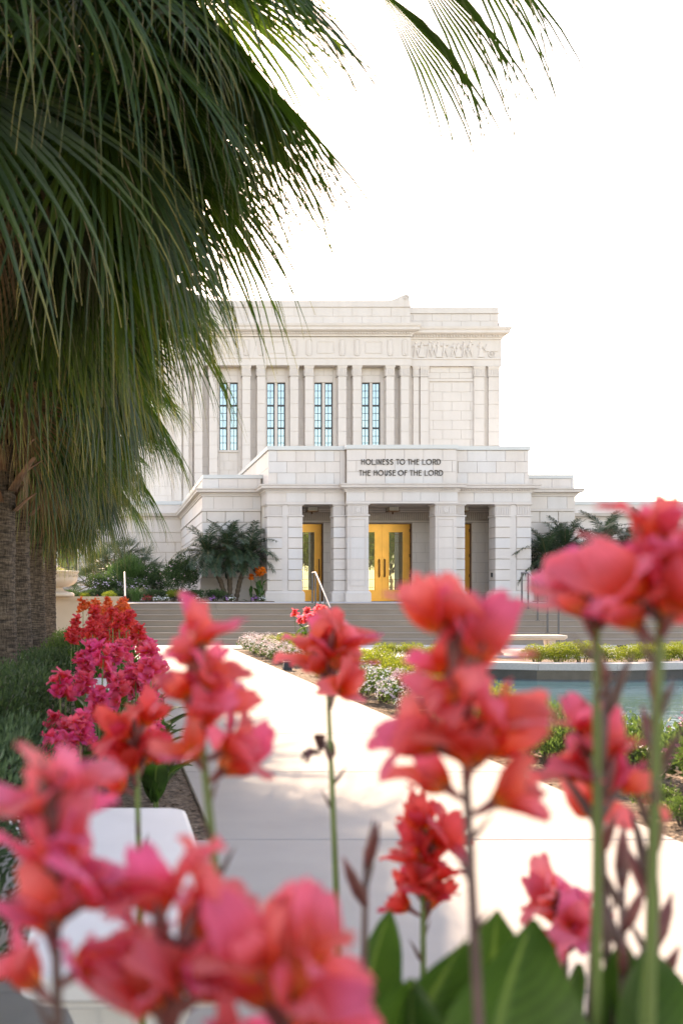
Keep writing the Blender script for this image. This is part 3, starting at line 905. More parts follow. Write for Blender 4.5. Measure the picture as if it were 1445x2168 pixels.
# end blocks ashlar panels
for (a, b_) in ((MX+7.35, MX+9.9), (MX-9.9, MX-7.35)):
    ashlar_front(upw, a, b_, YE, 6.0, 13.55, 0.53, 1.05, 0.022, 0.02, 0.3, BLK, UPP)
    k = 0.05
    UPP.box(a-0.12, a-0.02, YE-0.05, YE+0.02, 6, 13.75).box(b_+0.02, b_+0.12, YE-0.05, YE+0.02, 6, 13.75).box(a-0.02, b_+0.02, YE-0.05, YE+0.02, 13.62, 13.75)
    ashlar_front(upw, a-0.2, b_+0.2, YE, 13.78, 14.45, 0.34, 1.1, 0.02, 0.02, 0.3, BLK, UPP)
ashlar_side(upw, MX+11.36, YE, 76, 6, 17, 0.55, 1.2, 0.02, 0.02, 1, UPP)
ashlar_side(upw, MX-11.4, YE, 76, 6, 17, 0.55, 1.2, 0.02, 0.02, -1, UPP)
UPP.build('stone_block', STONE1, upw)['kind'] = 'stuff'

def pilaster(xc, w, y0, y1):
    p = MB().box(xc-w/2+0.02, xc+w/2-0.02, y0+0.03, y1, 5.5, 14.4).build('pilaster', CORE, T)
    g = MB()
    for i, (za, zb) in enumerate(courses(6.0, 13.85, 0.78)):
        g.box(xc-w/2, xc+w/2, y0, y1-0.01, za+0.009, zb-0.009)
    g.build('shaft_stones', STONE1, p)['kind'] = 'stuff'
    g = MB().box(xc-w/2-0.02, xc+w/2+0.02, y0-0.02, y1, 13.86, 14.32)
    for i in range(5):
        x = xc-w/2+0.03+i*(w-0.06)/4
        g.box(x-0.025, x+0.025, y0-0.05, y0-0.01, 13.95, 14.25)
    for i in range(4):
        yy_ = y0+0.05+i*(y1-y0-0.1)/4
        g.box(xc-w/2-0.05, xc-w/2-0.01, yy_, yy_+0.05, 13.95, 14.25)
    g.box(xc-w/2-0.04, xc+w/2+0.04, y0-0.04, y1, 13.86, 13.92)
    g.taper(xc-w/2-0.07, xc+w/2+0.07, y0-0.08, y1, 14.27, 14.44, -0.05)
    g.build('capital', STONE1, p)
for pc in (-5.44, -2.72, 0, 2.72, 5.44):
    for s_ in (-0.42, 0.42): pilaster(MX+pc+s_, 0.45, YF, YW)
for s_ in (-1, 1):
    for q in (6.55, 7.02, 10.15, 10.98) if s_ == 1 else (6.55, 7.02, 10.15, 10.98):
        wd = 0.42 if q < 8 else 0.58
        if q == 6.55: wd = 0.3
        pilaster(MX+s_*q, wd, YE-0.14, YE+0.1)

def upper_window(c):
    f = MB(); k = 0.055; y0, y1 = YW+0.12, YW+0.22
    sect = [WZ0+k, WZ0+(WZ1-WZ0)/3, WZ0+2*(WZ1-WZ0)/3, WZ1-k]
    win = None
    panes = []
    for (a, b_) in ((c-WHW, c-0.075), (c+0.075, c+WHW)):
        f.box(a, a+k, y0, y1, WZ0, WZ1).box(b_-k, b_, y0, y1, WZ0, WZ1)
        f.box(a+k, b_-k, y0, y1, WZ0, WZ0+k).box(a+k, b_-k, y0, y1, WZ1-k, WZ1)
        f.box((a+b_)/2-0.014, (a+b_)/2+0.014, y0+0.02, y1-0.02, WZ0+k, WZ1-k)
        for i in range(3):
            za, zb = sect[i], sect[i+1]
            if i > 0: f.box(a+k, b_-k, y0+0.004, y1, za-0.05, za+0.05); za += 0.05
            if i < 2: zb -= 0.05
            for j in range(1, 3):
                z = za+(zb-za)*j/3
                f.box(a+k, b_-k, y0+0.025, y1-0.02, z-0.014, z+0.014)
            for j in range(3):
                z0, z1 = za+(zb-za)*j/3, za+(zb-za)*(j+1)/3
                for (pa, pb) in ((a+k, (a+b_)/2), ((a+b_)/2, b_-k)):
                    panes.append((pa, pb, z0, z1))
    win = f.build('window', DKFRAME, T)
    MB().box(c-0.075, c+0.075, YW+0.04, YW+0.25, WZ0, WZ1).build('mullion', STONE1, win)
    wl_ = world_loc(win)
    for (a, b_, z0, z1) in panes:
        put('pane', PANE, win, ((a+b_)/2, YW+0.17, (z0+z1)/2), (R(rnd.uniform(-0.4,0.4)), 0, R(rnd.uniform(-0.4,0.4))), (b_-a-0.004, 0.008, z1-z0-0.004))
PANE = UNIT.mesh('window_pane', GLASS_W)
for c in bays: upper_window(c)

# frieze, cornice, parapet of the upper block
MB().box(MX-6.22, MX+6.22, YF-0.03, YF+0.06, 14.46, 14.86).box(MX-6.24, MX+6.24, YF-0.07, YF+0.06, 14.86, 14.95).box(MX-6.2, MX+6.2, YF, YF+0.06, 14.95, 16.05).build('frieze', STONE1, T)
for s_ in (-1, 1):
    a, b_ = sorted((MX+s_*6.245, MX+s_*11.42))
    MB().box(a, b_, YE-0.16, YE+0.02, 14.46, 14.84).box(a, b_, YE-0.20, YE+0.02, 14.84, 14.92).box(a, b_, YE-0.13, YE+0.02, 14.92, 16.0).build('frieze', STONE1, T)
def frame_rect(a, b_, za, zb, yv, w=0.03, t=0.03):
    g = MB()
    g.box(a, b_, yv-t, yv+0.01, za, za+w).box(a, b_, yv-t, yv+0.01, zb-w, zb).box(a, a+w, yv-t, yv+0.01, za+w, zb-w).box(b_-w, b_, yv-t, yv+0.01, za+w, zb-w)
    return g
def medallion(xc):
    n = 20; zc, hw, hh = 15.48, 0.15, 0.47
    def ring(k, yv):
        out = []
        for i in range(n):
            a = 2*PI*i/n
            out.append((xc+math.cos(a)*hw*k, yv, zc+(hh-hw)*(1 if math.sin(a) > 0 else -1)+math.sin(a)*hw*k))
        return out
    rs = [ring(1.15, YF+0.005), ring(1.12, YF-0.05), ring(0.92, YF-0.055), ring(0.85, YF-0.02), ring(0.6, YF-0.05), ring(0.1, YF-0.07)]
    v = sum(rs, []); f = []
    for r_ in range(len(rs)-1):
        for i in range(n): f.append((r_*n+i, r_*n+(i+1) % n, (r_+1)*n+(i+1) % n, (r_+1)*n+i))
    f.append(tuple(range((len(rs)-1)*n, len(rs)*n)))
    MB().add(v, f).build('medallion', STONE1, T, True)
for pc in (-5.44, -2.72, 0, 2.72, 5.44):
    for s_ in (-0.42, 0.42): medallion(MX+pc+s_)
for c in bays: frame_rect(c-0.48, c+0.48, 15.15, 15.82, YF).build('frieze_panel', STONE1, T)
up_corn = [(0,15.98),(0.06,15.98),(0.07,16.08),(0.12,16.10),(0.12,16.18),(0.2,16.2),(0.36,16.27),(0.38,16.30),(0.38,16.42),(0.44,16.5),(0.46,16.62),(0.0,16.66)]
MB().sweep([(o_, z+0.12) for o_, z in up_corn], [(MX-6.2,58.5),(MX-6.2,YF-0.02),(MX+6.2,YF-0.02),(MX+6.2,58.5)]).build('cornice', STONE1, T)
MB().sweep(up_corn, [(MX+6.2,YE-0.13),(MX+11.4,YE-0.13),(MX+11.4,75)]).build('cornice', STONE1, T)
MB().sweep(up_corn, [(MX-11.4,75),(MX-11.4,YE-0.13),(MX-6.2,YE-0.13)]).build('cornice', STONE1, T)
dn = MB(); x = MX-6.1
while x < MX+11.3:
    cen = x < MX+6.15
    yv = YF-0.02 if cen else YE-0.13
    dz = 0.12 if cen else 0.0
    dn.box(x, x+0.08, yv-0.19, yv-0.07, 16.105+dz, 16.185+dz); x += 0.16
dn.build('dentil_band', STONE1, T)['kind'] = 'stuff'
pp = MB().box(MX+6.15, MX+11.3, YE+0.02, 75, 16.5, 17.50).box(MX-11.3, MX-6.15, YE+0.02, 75, 16.6, 17.50).box(MX-6.15, MX+6.15, YF+0.05, 75, 16.7, 17.78).build('upper_parapet', CORE, T)
q_ = MB()
ashlar_front(pp, MX+6.17, MX+11.3, YE+0.02, 16.66, 17.48, 0.41, 1.1, 0.018, 0.02, 0.3, BLK, q_)
ashlar_front(pp, MX-11.3, MX-6.17, YE+0.02, 16.66, 17.48, 0.41, 1.1, 0.018, 0.02, 0.3, BLK, q_)
ashlar_front(pp, MX-6.17, MX+6.17, YF+0.05, 16.76, 17.76, 0.5, 1.1, 0.018, 0.02, 0.3, BLK, q_)
q_.box(MX+6.2, MX+11.36, YE-0.05, 75, 17.50, 17.58).box(MX+6.2, MX+11.3, YE+0.0, 75, 17.58, 17.86)
q_.box(MX-11.36, MX-6.2, YE-0.05, 75, 17.50, 17.58).box(MX-11.3, MX-6.2, YE+0.0, 75, 17.58, 17.86)
q_.box(MX-6.2, MX+6.2, YF-0.01, 75, 17.78, 17.86).box(MX-6.15, MX+6.15, YF+0.03, 75, 17.86, 18.15)
q_.build('stone_block', STONE1, pp)['kind'] = 'stuff'
for s_ in (-1, 1):
    # scroll ending the raised parapet
    pts = [(-1.25,0.0),(-1.0,0.05),(-0.75,0.15),(-0.5,0.28),(-0.36,0.33),(-0.2,0.36),(-0.07,0.32),(0.0,0.22),(0.0,0.0)]
    poly = [(MX+s_*(6.14+p[0]), 18.15+p[1]) for p in pts]
    if s_ < 0: poly = poly[::-1]
    sc = MB().prism_y(poly, YF+0.04, YF+1.2).build('scroll', STONE1, pp)
    sp = [(MX+s_*(5.92+0.16*(1-t/22)*math.cos(t*0.62)), YF+0.03, 18.32+0.16*(1-t/22)*math.sin(t*0.62)) for t in range(20)]
    MB().tube(sp, 0.025, 6).build('volute', STONE1, sc, True)

# carved procession on the end-block friezes: walking people and a handcart
def relief_person(xc, z0, h, yv, pose, rr):
    g = MB()
    def blob(x, z, rx, rz, d=0.06):
        n = 10; rs = []
        for k, dd in ((1.0, 0.0), (0.85, 0.7), (0.45, 1.0)):
            rs += [(x+math.cos(2*PI*i/n)*rx*k, yv-d*dd, z+math.sin(2*PI*i/n)*rz*k) for i in range(n)]
        f = []
        for a in range(2):
            for i in range(n): f.append((a*n+i, a*n+(i+1) % n, (a+1)*n+(i+1) % n, (a+1)*n+i))
        f.append(tuple(range(2*n, 3*n)))
        g.add(rs, f)
    def limb(p, q, r0, r1):
        g.tube([(p[0], yv-0.015, p[1]), ((p[0]+q[0])/2, yv-0.04, (p[1]+q[1])/2), (q[0], yv-0.02, q[1])], [r0, (r0+r1)/2, r1], 6)
    lean = rr.uniform(-0.06, 0.06)
    blob(xc+lean, z0+0.91*h, 0.062, 0.08)
    blob(xc+lean*0.6, z0+0.68*h, 0.11, 0.19)
    if pose == 'skirt':
        g.add([(xc-0.07,yv-0.05,z0+0.55*h),(xc+0.07,yv-0.05,z0+0.55*h),(xc+0.17,yv-0.07,z0),(xc-0.17,yv-0.07,z0),(xc-0.10,yv,z0+0.55*h),(xc+0.10,yv,z0+0.55*h),(xc+0.2,yv,z0),(xc-0.2,yv,z0)],
              [(0,1,2,3),(0,3,7,4),(1,5,6,2),(0,4,5,1),(3,2,6,7)])
    else:
        limb((xc-0.04, z0+0.52*h), (xc-0.14, z0+0.02), 0.06, 0.035)
        limb((xc+0.04, z0+0.52*h), (xc+0.15, z0+0.02), 0.06, 0.035)
    limb((xc-0.1+lean, z0+0.78*h), (xc-0.20, z0+0.55*h+rr.uniform(-0.05,0.22)), 0.035, 0.025)
    limb((xc+0.1+lean, z0+0.78*h), (xc+0.21, z0+0.52*h+rr.uniform(-0.05,0.22)), 0.035, 0.025)
    return g
rr = random.Random(3)
for s_ in (-1, 1):
    yv = YE-0.13
    for i, off in enumerate((6.55, 6.85, 7.3, 7.55, 7.85, 8.2, 8.7, 8.95, 9.35, 9.6, 10.25)):
        relief_person(MX+s_*off, 14.97, rr.uniform(0.82,0.98), yv, 'skirt' if i % 3 == 1 else 'walk', rr).build('relief_figure', STONE1, T)
    g = MB(); cx_, cz_ = MX+s_*10.85, 15.16
    for r_ in (0.2, 0.17):
        g.tube([(cx_+r_*math.cos(2*PI*i/20), yv-0.03, cz_+r_*math.sin(2*PI*i/20)) for i in range(21)], 0.018, 6, False)
    for i in range(8):
        a = PI*2*i/8; g.tube([(cx_, yv-0.03, cz_), (cx_+0.18*math.cos(a), yv-0.03, cz_+0.18*math.sin(a))], 0.012, 5)
    top = [(cx_-0.36,15.3),(cx_-0.38,15.5),(cx_-0.26,15.72),(cx_-0.05,15.82),(cx_+0.18,15.78),(cx_+0.34,15.6),(cx_+0.36,15.3)]
    g.prism_y(top[::-1], yv-0.05, yv)
    g.tube([(cx_-0.3, yv-0.03, 15.28), (cx_-s_*0.75, yv-0.03, 15.33)], 0.018, 6)
    g.build('relief_handcart', STONE1, T)
SP2.build('stone_block', STONE1, [o for o in T.children if o.name.startswith('rear_wall')][0])['kind'] = 'stuff'
if SPARE.v: SPARE.build('stone_block', STONE1, wl)['kind'] = 'stuff'

# ---------------------------------------------------------------- handrails
def handrail(x, label):
    h = thing('handrail', label, 'handrail', (x, 28.5, 0), 'handrails on the stairs')
    posts = [(29.42, LZ), (28.98, 6*RISE), (28.34, 4*RISE), (27.70, 2*RISE), (27.02, 0.0)]
    top = LZ+0.90
    def zr(y): return top if y >= 28.98 else top - (28.98-y)*(RISE/RUN)*1.02
    for y, z in posts:
        p = MB().box(x-0.022, x+0.022, y-0.012, y+0.012, z, zr(y)).build('post', STEEL, h)
        MB().box(x-0.05, x+0.05, y-0.04, y+0.04, z-0.002, z+0.012).build('base_plate', STEEL, p)
    MB().tube([(x,29.44,top),(x,29.0,top),(x,28.95,top-0.01),(x,27.02,zr(27.02)),(x,26.9,zr(26.9))], 0.026, 10).build('rail', STEEL_L, h, True)
handrail(0.44, 'grey metal handrail beside the beige planter wall')
handrail(5.99, 'grey metal handrail down the stairs in front of the side door nearest the planter wall')
handrail(12.17, 'grey metal handrail down the stairs behind the tan stone bench')

# ---------------------------------------------------------------- benches, urn, path lights
def bench(name, label, loc, length, width, rot, mat):
    b_ = thing(name, label, 'bench', loc, None, rot)
    # rounded slab
    def rr_poly(hx, hy, r, n=5):
        out = []
        for cx_, cy_, a0 in ((hx-r,hy-r,0),(-hx+r,hy-r,90),(-hx+r,-hy+r,180),(hx-r,-hy+r,270)):
            out += [(cx_+r*math.cos(R(a0+90*i/n)), cy_+r*math.sin(R(a0+90*i/n))) for i in range(n+1)]
        return out
    def stack(levels, mat_, nm, par):
        g = MB(); n = None
        for (ins, z) in levels:
            p = rr_poly(length/2-ins, width/2-ins, 0.06)
            n = len(p); g.v += [(q[0], q[1], z) for q in p]
        for k in range(len(levels)-1):
            for i in range(n): g.f.append((k*n+i, k*n+(i+1) % n, (k+1)*n+(i+1) % n, (k+1)*n+i))
        g.f.append(tuple(range(n-1,-1,-1))); g.f.append(tuple(range((len(levels)-1)*n, len(levels)*n)))
        return put(nm, g.mesh(nm, mat_), par, (0,0,0))
    stack([(0.06,0.345),(0.03,0.36),(0.03,0.375),(0.012,0.378),(0.0,0.39),(0.0,0.432),(0.006,0.444),(0.02,0.45)], mat, 'seat', b_)
    for s_ in (-1, 1):
        xc = s_*(length/2-0.32)
        hw = width/2-0.09
        prof = [(-hw,0.35),(-hw+0.01,0.28),(-hw+0.06,0.17),(-hw+0.05,0.09),(-hw-0.01,0.05),(-hw-0.01,0.04),(hw+0.01,0.04),(hw+0.01,0.05),(hw-0.05,0.09),(hw-0.06,0.17),(hw-0.01,0.28),(hw,0.35)]
        g = MB().prism_x(prof, xc-0.07, xc+0.07)
        sp = put('support', g.mesh('bench_support', mat), b_, (0,0,0))
        put('scroll_panel', MB().prism_x([(-hw+0.1,0.32),(-hw+0.12,0.1),(hw-0.12,0.1),(hw-0.1,0.32)], xc-0.085, xc+0.085).mesh('scroll_panel', mat), sp, (0,0,0))
        put('foot', MB().box(xc-0.10, xc+0.10, -hw-0.03, hw+0.03, 0.0, 0.045).mesh('bench_foot', mat), sp, (0,0,0))
    return b_
bench('stone_bench', 'white cast stone bench beside the path, behind the foreground cannas', (0.0525, 3.27, 0), 1.86, 0.535, PI/2, MARBLE)
bench('stone_bench', 'white stone bench half hidden among pink and red cannas', (0.0, 10.0, 0), 1.7, 0.5, PI/2, MARBLE)
bench('stone_bench', 'tan stone bench on the plaza between pool hedge and stairs', (9.43, 22.75, 0), 1.86, 0.5, 0, MARBLE2)

ux, uy = -1.62, 27.42
urn = thing('stone_urn', 'wide carved stone urn on the beige planter wall', 'urn', (ux, uy, 1.33))
MB().lathe([(0.66,1.33),(0.66,1.40),(0.62,1.43),(0.50,1.46),(0.38,1.50),(0.34,1.56),(0.34,1.585)], 40, ux, uy).build('foot', URN, urn, True)
MB().lathe([(0.34,1.585),(0.50,1.60),(0.64,1.66),(0.72,1.74),(0.745,1.80),(0.745,1.955),(0.77,1.975),(0.79,2.0),(0.79,2.03),(0.70,2.035),(0.68,1.95),(0.4,1.94)], 48, ux, uy).build('bowl', URN, urn, True)
gw = MB()
for k in range(26):
    a0 = 2*PI*k/26
    pts = []
    for t in range(15):
        th = t*0.5; rr_ = 0.05*(1-t/16)
        pts.append((a0 + rr_*math.cos(th)/0.745, 1.878 + rr_*math.sin(th)))
    gw.tube([(ux+0.752*math.cos(a), uy+0.752*math.sin(a), z) for a, z in pts], 0.009, 5)
gw.build('scroll_band', URN, urn, True)

def path_light(x, y, label):
    t = thing('path_light', label, 'lamp', (x, y, -0.02), 'path lights along the pool bed')
    MB().taper(x-0.06, x+0.06, y-0.055, y+0.055, -0.03, 0.13, 0.02).build('housing', FIXT, t)
    hood = [(-0.075,0.0),(-0.075,0.03),(-0.055,0.07),(-0.02,0.10),(0.02,0.10),(0.055,0.07),(0.075,0.03),(0.075,0.0)]
    MB().prism_x([(y+p[0]*1.1, 0.145+p[1]*1.1) for p in hood], x-0.085, x+0.085).build('hood', FIXT, t)
    MB().box(x-0.065, x+0.065, y-0.068, y+0.068, 0.128, 0.147).build('lens', LAMPG, t)
path_light(3.28, 18.4, 'small dark path light on the soil beside pale flowering plants near the stairs')
path_light(3.30, 10.6, 'small dark path light on the soil between white flowering plants and the path')
path_light(11.4, 22.2, 'small dark path light on the plaza side of the pool hedge')

# ---------------------------------------------------------------- fan palms
def frond_meshes(tag_, phi0, bend, pet, L, n, spread, seed, droop, threads=26, wscale=1.0, mat=None):
    rr = random.Random(seed)
    g = MB(); st = MB(); th = MB()
    # petiole
    pts = []; p = Vector((0.12, 0, 0)); m = 9
    side = rr.uniform(-0.12, 0.12)
    for i in range(m):
        ph = R(phi0 - bend*(i/(m-1))**1.2)
        pts.append(p.copy())
        p = p + Vector((math.cos(ph), side*i/m, math.sin(ph)))*(pet/(m-1))
    st.tube(pts, [0.030 - 0.016*i/(m-1) for i in range(m)], 5)
    o = pts[-1]
    ph = R(phi0 - bend - 6)
    e = Vector((math.cos(ph), side, math.sin(ph))).normalized()
    lat = Vector((0,0,1)).cross(e)
    lat = lat.normalized() if lat.length > 0.05 else Vector((0,1,0))
    roll = rr.uniform(-0.5, 0.5)
    nrm = e.cross(lat).normalized()
    lat = (lat*math.cos(roll) + nrm*math.sin(roll)).normalized(); nrm = e.cross(lat).normalized()
    da = R(2*spread/n)
    ts = [0.0, 0.2, 0.4, 0.52, 0.64, 0.75, 0.85, 0.93, 1.0]
    for i in range(n):
        a = R(-spread + 2*spread*(i+0.5)/n) + rr.uniform(-0.01, 0.01)
        Li = L*(0.70 + 0.30*math.cos(a*0.5))*rr.uniform(0.9, 1.08)
        v = (e*math.cos(a) + lat*math.sin(a) - nrm*(0.22*abs(math.sin(a)) + 0.02*rr.random())).normalized()
        q = o.copy(); wmax = 0.42*Li*math.tan(da/2)*0.98*wscale
        dr = droop*rr.uniform(0.55, 1.6); sw = rr.uniform(-0.14, 0.14)
        vs_ = []; uv = []; fs = []
        for k, t in enumerate(ts):
            if k > 0:
                dt = (t-ts[k-1])*Li
                if t > 0.42:
                    v = (v + Vector((0,0,-1))*dr*(t-0.3)*0.55 + lat*sw*0.18).normalized()
                q = q + v*dt
            w = wmax*(t/0.42) if t <= 0.42 else wmax*max(0.0, 1-((t-0.42)/0.58)**0.85)
            w = max(w, 0.0012)
            s_ = nrm.cross(v)
            s_ = s_.normalized() if s_.length > 1e-3 else lat
            up = v.cross(s_).normalized()
            vs_ += [q - s_*w + up*w*0.28, q - up*w*0.28, q + s_*w + up*w*0.28]
            uv += [(0.0,t),(0.5,t),(1.0,t)]
            if k > 0:
                b = (k-1)*3
                fs += [(b,b+1,b+4,b+3),(b+1,b+2,b+5,b+4)]
            if k == 4 and rr.random() < threads/n:
                q2 = q.copy(); vv = v.copy(); tv = []; ll = rr.uniform(0.25, 0.6)
                for j in range(6):
                    tv.append(q2.copy())
                    vv = (vv*0.6 + Vector((rr.uniform(-0.35,0.35), rr.uniform(-0.35,0.35), -0.75))).normalized()
                    q2 = q2 + vv*ll/6
                w2 = rr.uniform(0.0010, 0.0020)
                tvs = []; tf = []
                for j, pt in enumerate(tv):
                    wj = w2*(1-j/7)
                    tvs += [pt - lat*wj, pt + lat*wj]
                    if j: tf.append((2*j-2, 2*j-1, 2*j+1, 2*j))
                th.add(tvs, tf)
        g.add(vs_, fs, uv)
    g2 = g.mesh('frond_'+tag_, mat or FAN, False)
    return g2, st.mesh('petiole_'+tag_, PETIOLE, True), (th.mesh('threads_'+tag_, THREAD) if th.v else None)

FR = {}
CLS = [78, 60, 42, 24, 6, -12, -32, -52, -70]
for ci, ph in enumerate(CLS):
    FR[ci] = []
    for sd in range(2):
        FR[ci].append(frond_meshes('%d_%d' % (ci, sd), ph, 26 + 8*sd + (10 if 0 < ph < 50 else 0) if ph > -40 else 14, 1.45 - 0.05*ci, 1.32, 66, 118 + 10*sd, 100+ci*7+sd, 0.55 + 0.05*ci))

def add_frond(parent, ci, sd, az, dz, sc, tilt=0.0):
    me, pe, tm = FR[ci][sd % len(FR[ci])]
    f = put('frond', me, parent, (0,0,dz), (0, tilt, az), sc)
    put('petiole', pe, f, (0,0,0))
    if tm: put('thread_fringe', tm, f, (0,0,0))['kind'] = 'stuff'
    return f

def trunk_mesh(H, r0, r1, seed):
    rr = random.Random(seed); g = MB(); n = 28; m = int(H/0.045)
    lx, ly = rr.uniform(-0.02,0.02), rr.uniform(-0.02,0.02)
    for i in range(m+1):
        z = H*i/m
        r = r1 + (r0-r1)*math.exp(-z*1.1) 
        off = 0.010*(i % 2) + rr.uniform(-0.004, 0.004)
        for k in range(n):
            a = 2*PI*k/n
            rk = r + off + 0.006*math.sin(5*a+z*3) + rr.uniform(-0.006, 0.006)
            g.v.append((rk*math.cos(a)+lx*z, rk*math.sin(a)+ly*z, z-0.06))
    for i in range(m):
        for k in range(n): g.f.append((i*n+k, i*n+(k+1) % n, (i+1)*n+(k+1) % n, (i+1)*n+k))
    return g.mesh('palm_trunk', BARK, True)

def boot_mesh(seed, l=0.32):
    rr = random.Random(seed); g = MB(); m = 6
    for i in range(m):
        t = i/(m-1); w = 0.10*(1-0.55*t) ; x = 0.02 + t*l*0.55 + 0.05*t*t; z = t*l*0.8
        th = 0.03*(1-0.5*t)
        g.v += [(x-th*0.2, -w, z),(x+th, -w*0.4, z+0.012),(x+th, w*0.4, z+0.012),(x-th*0.2, w, z),(x-th*1.2, 0, z)]
    for i in range(m-1):
        for k in range(5): g.f.append((i*5+k, i*5+(k+1) % 5, (i+1)*5+(k+1) % 5, (i+1)*5+k))
    g.f.append((0,1,2,3,4)); g.f.append(tuple((m-1)*5+k for k in (4,3,2,1,0)))
    return g.mesh('palm_boot', BOOT, False)
BOOTS = [boot_mesh(i, 0.26+0.05*i) for i in range(3)]

def fan_palm(label, x, y, H, r0, r1, n, seed, zboot, lo=8, skip=None, sc=1.0):
    rr = random.Random(seed)
    t = thing('fan_palm', label, 'palm tree', (x, y, -0.03), 'row of fan palms beside the path')
    put('trunk', trunk_mesh(H+0.2, r0, r1, seed), t, (0,0,0))
    k = 0; z = zboot
    while z < H:
        a = k*2.4 + rr.uniform(-0.25,0.25)
        put('leaf_base', BOOTS[k % 3], t, (r1*0.92*math.cos(a), r1*0.92*math.sin(a), z), (0, rr.uniform(-0.1,0.25), a), rr.uniform(0.8,1.25))
        z += 0.045; k += 1
    for i in range(n):
        f = i/(n-1)
        ci = min(lo, int(f**0.8*(lo+0.99)))
        az = i*2.39996 + rr.uniform(-0.2,0.2)
        if skip and skip(math.degrees(az) % 360, ci): continue
        add_frond(t, ci, rr.randrange(2), az, H + 0.25 - 1.15*f + rr.uniform(-0.08,0.08), sc*rr.uniform(0.9,1.08), rr.uniform(-0.08,0.08))
    return t

PALMX = -1.38
def azsel(lo_, hi_): return lambda a, ci: (a > lo_ and a < hi_)
pE = fan_palm('fan palm whose trunk is out of view and whose long fronds hang over the path', PALMX+0.08, 7.3, 6.5, 0.24, 0.18, 64, 11, 5.9, 6, None, 1.44)
pA = fan_palm('fan palm with many brown leaf bases on its trunk, bench and pink cannas alongside', PALMX+0.08, 11.5, 6.3, 0.27, 0.20, 72, 12, 2.35, 6, None, 1.42)
pB = fan_palm('fan palm with grey ringed flaring trunk next to the dark clipped shrubs', PALMX, 15.2, 5.9, 0.26, 0.165, 70, 13, 2.6, 7, None, 1.22)
pC = fan_palm('fan palm with reddish brown fibre below its crown, nearest the stone urn but one', PALMX, 19.0, 5.5, 0.22, 0.145, 66, 14, 2.7, 7, None, 1.25)
pD = fan_palm('slim fan palm standing closest to the stone urn and planter wall', PALMX, 22.6, 5.35, 0.19, 0.125, 62, 15, 2.8, 7, None, 1.2)

# long arching fronds of the nearest palm reaching out over the path
LONG = frond_meshes('long', 24, 66, 2.42, 1.3, 17, 38, 903, 1.5, 10, 0.9)
for az_, dz_, sc_ in ((R(-2), 6.05, 1.40), (R(3), 5.95, 1.36), (R(-6), 6.2, 1.46)):
    f_ = put('frond', LONG[0], pE, (0,0,dz_), (0,0,az_), sc_)
    put('petiole', LONG[1], f_, (0,0,0)); put('thread_fringe', LONG[2], f_, (0,0,0))['kind'] = 'stuff'

for par_, ci_, az_, dz_, sc_ in ((pE,5,-14,6.0,1.62),(pE,4,6,6.1,1.55),(pE,5,22,5.9,1.60),(pE,6,-32,5.9,1.60),(pE,4,38,6.1,1.6),
                                 (pB,5,-10,5.3,1.45),(pB,5,18,5.2,1.45),(pC,5,2,4.7,1.4),(pC,6,-24,4.7,1.4),(pD,5,-8,4.5,1.35)):
    add_frond(par_, ci_, int(dz_*10) % 2, R(az_), dz_, sc_)

DR = []
for sd_ in range(2):
    m_ = FR[8][sd_][0].copy(); m_.materials[0] = DRYF; DR.append(m_)
for par_, z_, sc_, azs in ((pA,4.6,1.0,(20,95,250,320)),(pB,4.4,0.95,(-25,60,290)),(pC,4.1,0.9,(10,-50,80)),(pD,4.0,0.85,(-15,50,300)),(pE,5.4,1.1,(15,-40,70))):
    for k_, az_ in enumerate(azs):
        f_ = put('dry_frond', DR[k_ % 2], par_, (0,0,z_+0.12*k_), (0,0,R(az_)), sc_)
        put('petiole', FR[8][k_ % 2][1], f_, (0,0,0))

# ---------------------------------------------------------------- leaf clouds
def leaf_cloud(name, n, rx, ry, rz, ll, lw, seed, mat, lumps=14, zc=None, up=0.35, shell=0.55, fold=0.25):
    rr = random.Random(seed); g = MB()
    zc = rz if zc is None else zc
    L = []
    for i in range(lumps):
        a = rr.random()*2*PI; u = rr.uniform(-0.35, 1.0); s_ = math.sqrt(max(0, 1-u*u))
        k = rr.uniform(0.45, 0.75)
        L.append((Vector((rx*s_*math.cos(a)*k, ry*s_*math.sin(a)*k, zc+rz*u*k)), rr.uniform(0.34, 0.55)))
    for i in range(n):
        c, lr = L[rr.randrange(lumps)]
        d = Vector((rr.gauss(0,1), rr.gauss(0,1), rr.gauss(0,1))).normalized()
        rad = lr*(shell + (1-shell)*rr.random())
        p = c + Vector((d.x*rx, d.y*ry, d.z*rz))*rad
        if p.z < 0.01: p.z = rr.uniform(0.01, 0.08)
        dr = (d*0.8 + Vector((0,0,up)) + Vector((rr.gauss(0,.45), rr.gauss(0,.45), rr.gauss(0,.45)))).normalized()
        s_ = dr.cross(Vector((rr.gauss(0,1), rr.gauss(0,1), rr.gauss(0,1)+0.3)))
        s_ = s_.normalized() if s_.length > 1e-3 else Vector((1,0,0))
        nn = dr.cross(s_)
        l = ll*rr.uniform(0.65, 1.25); w = lw*rr.uniform(0.7, 1.2)*0.5
        m_ = p + dr*l*0.45 - nn*w*fold
        g.add([p, m_ + s_*w + nn*w*fold*2, p + dr*l - nn*l*0.08, m_ - s_*w + nn*w*fold*2], [(0,1,2),(0,2,3)])
    return g.mesh(name, mat)

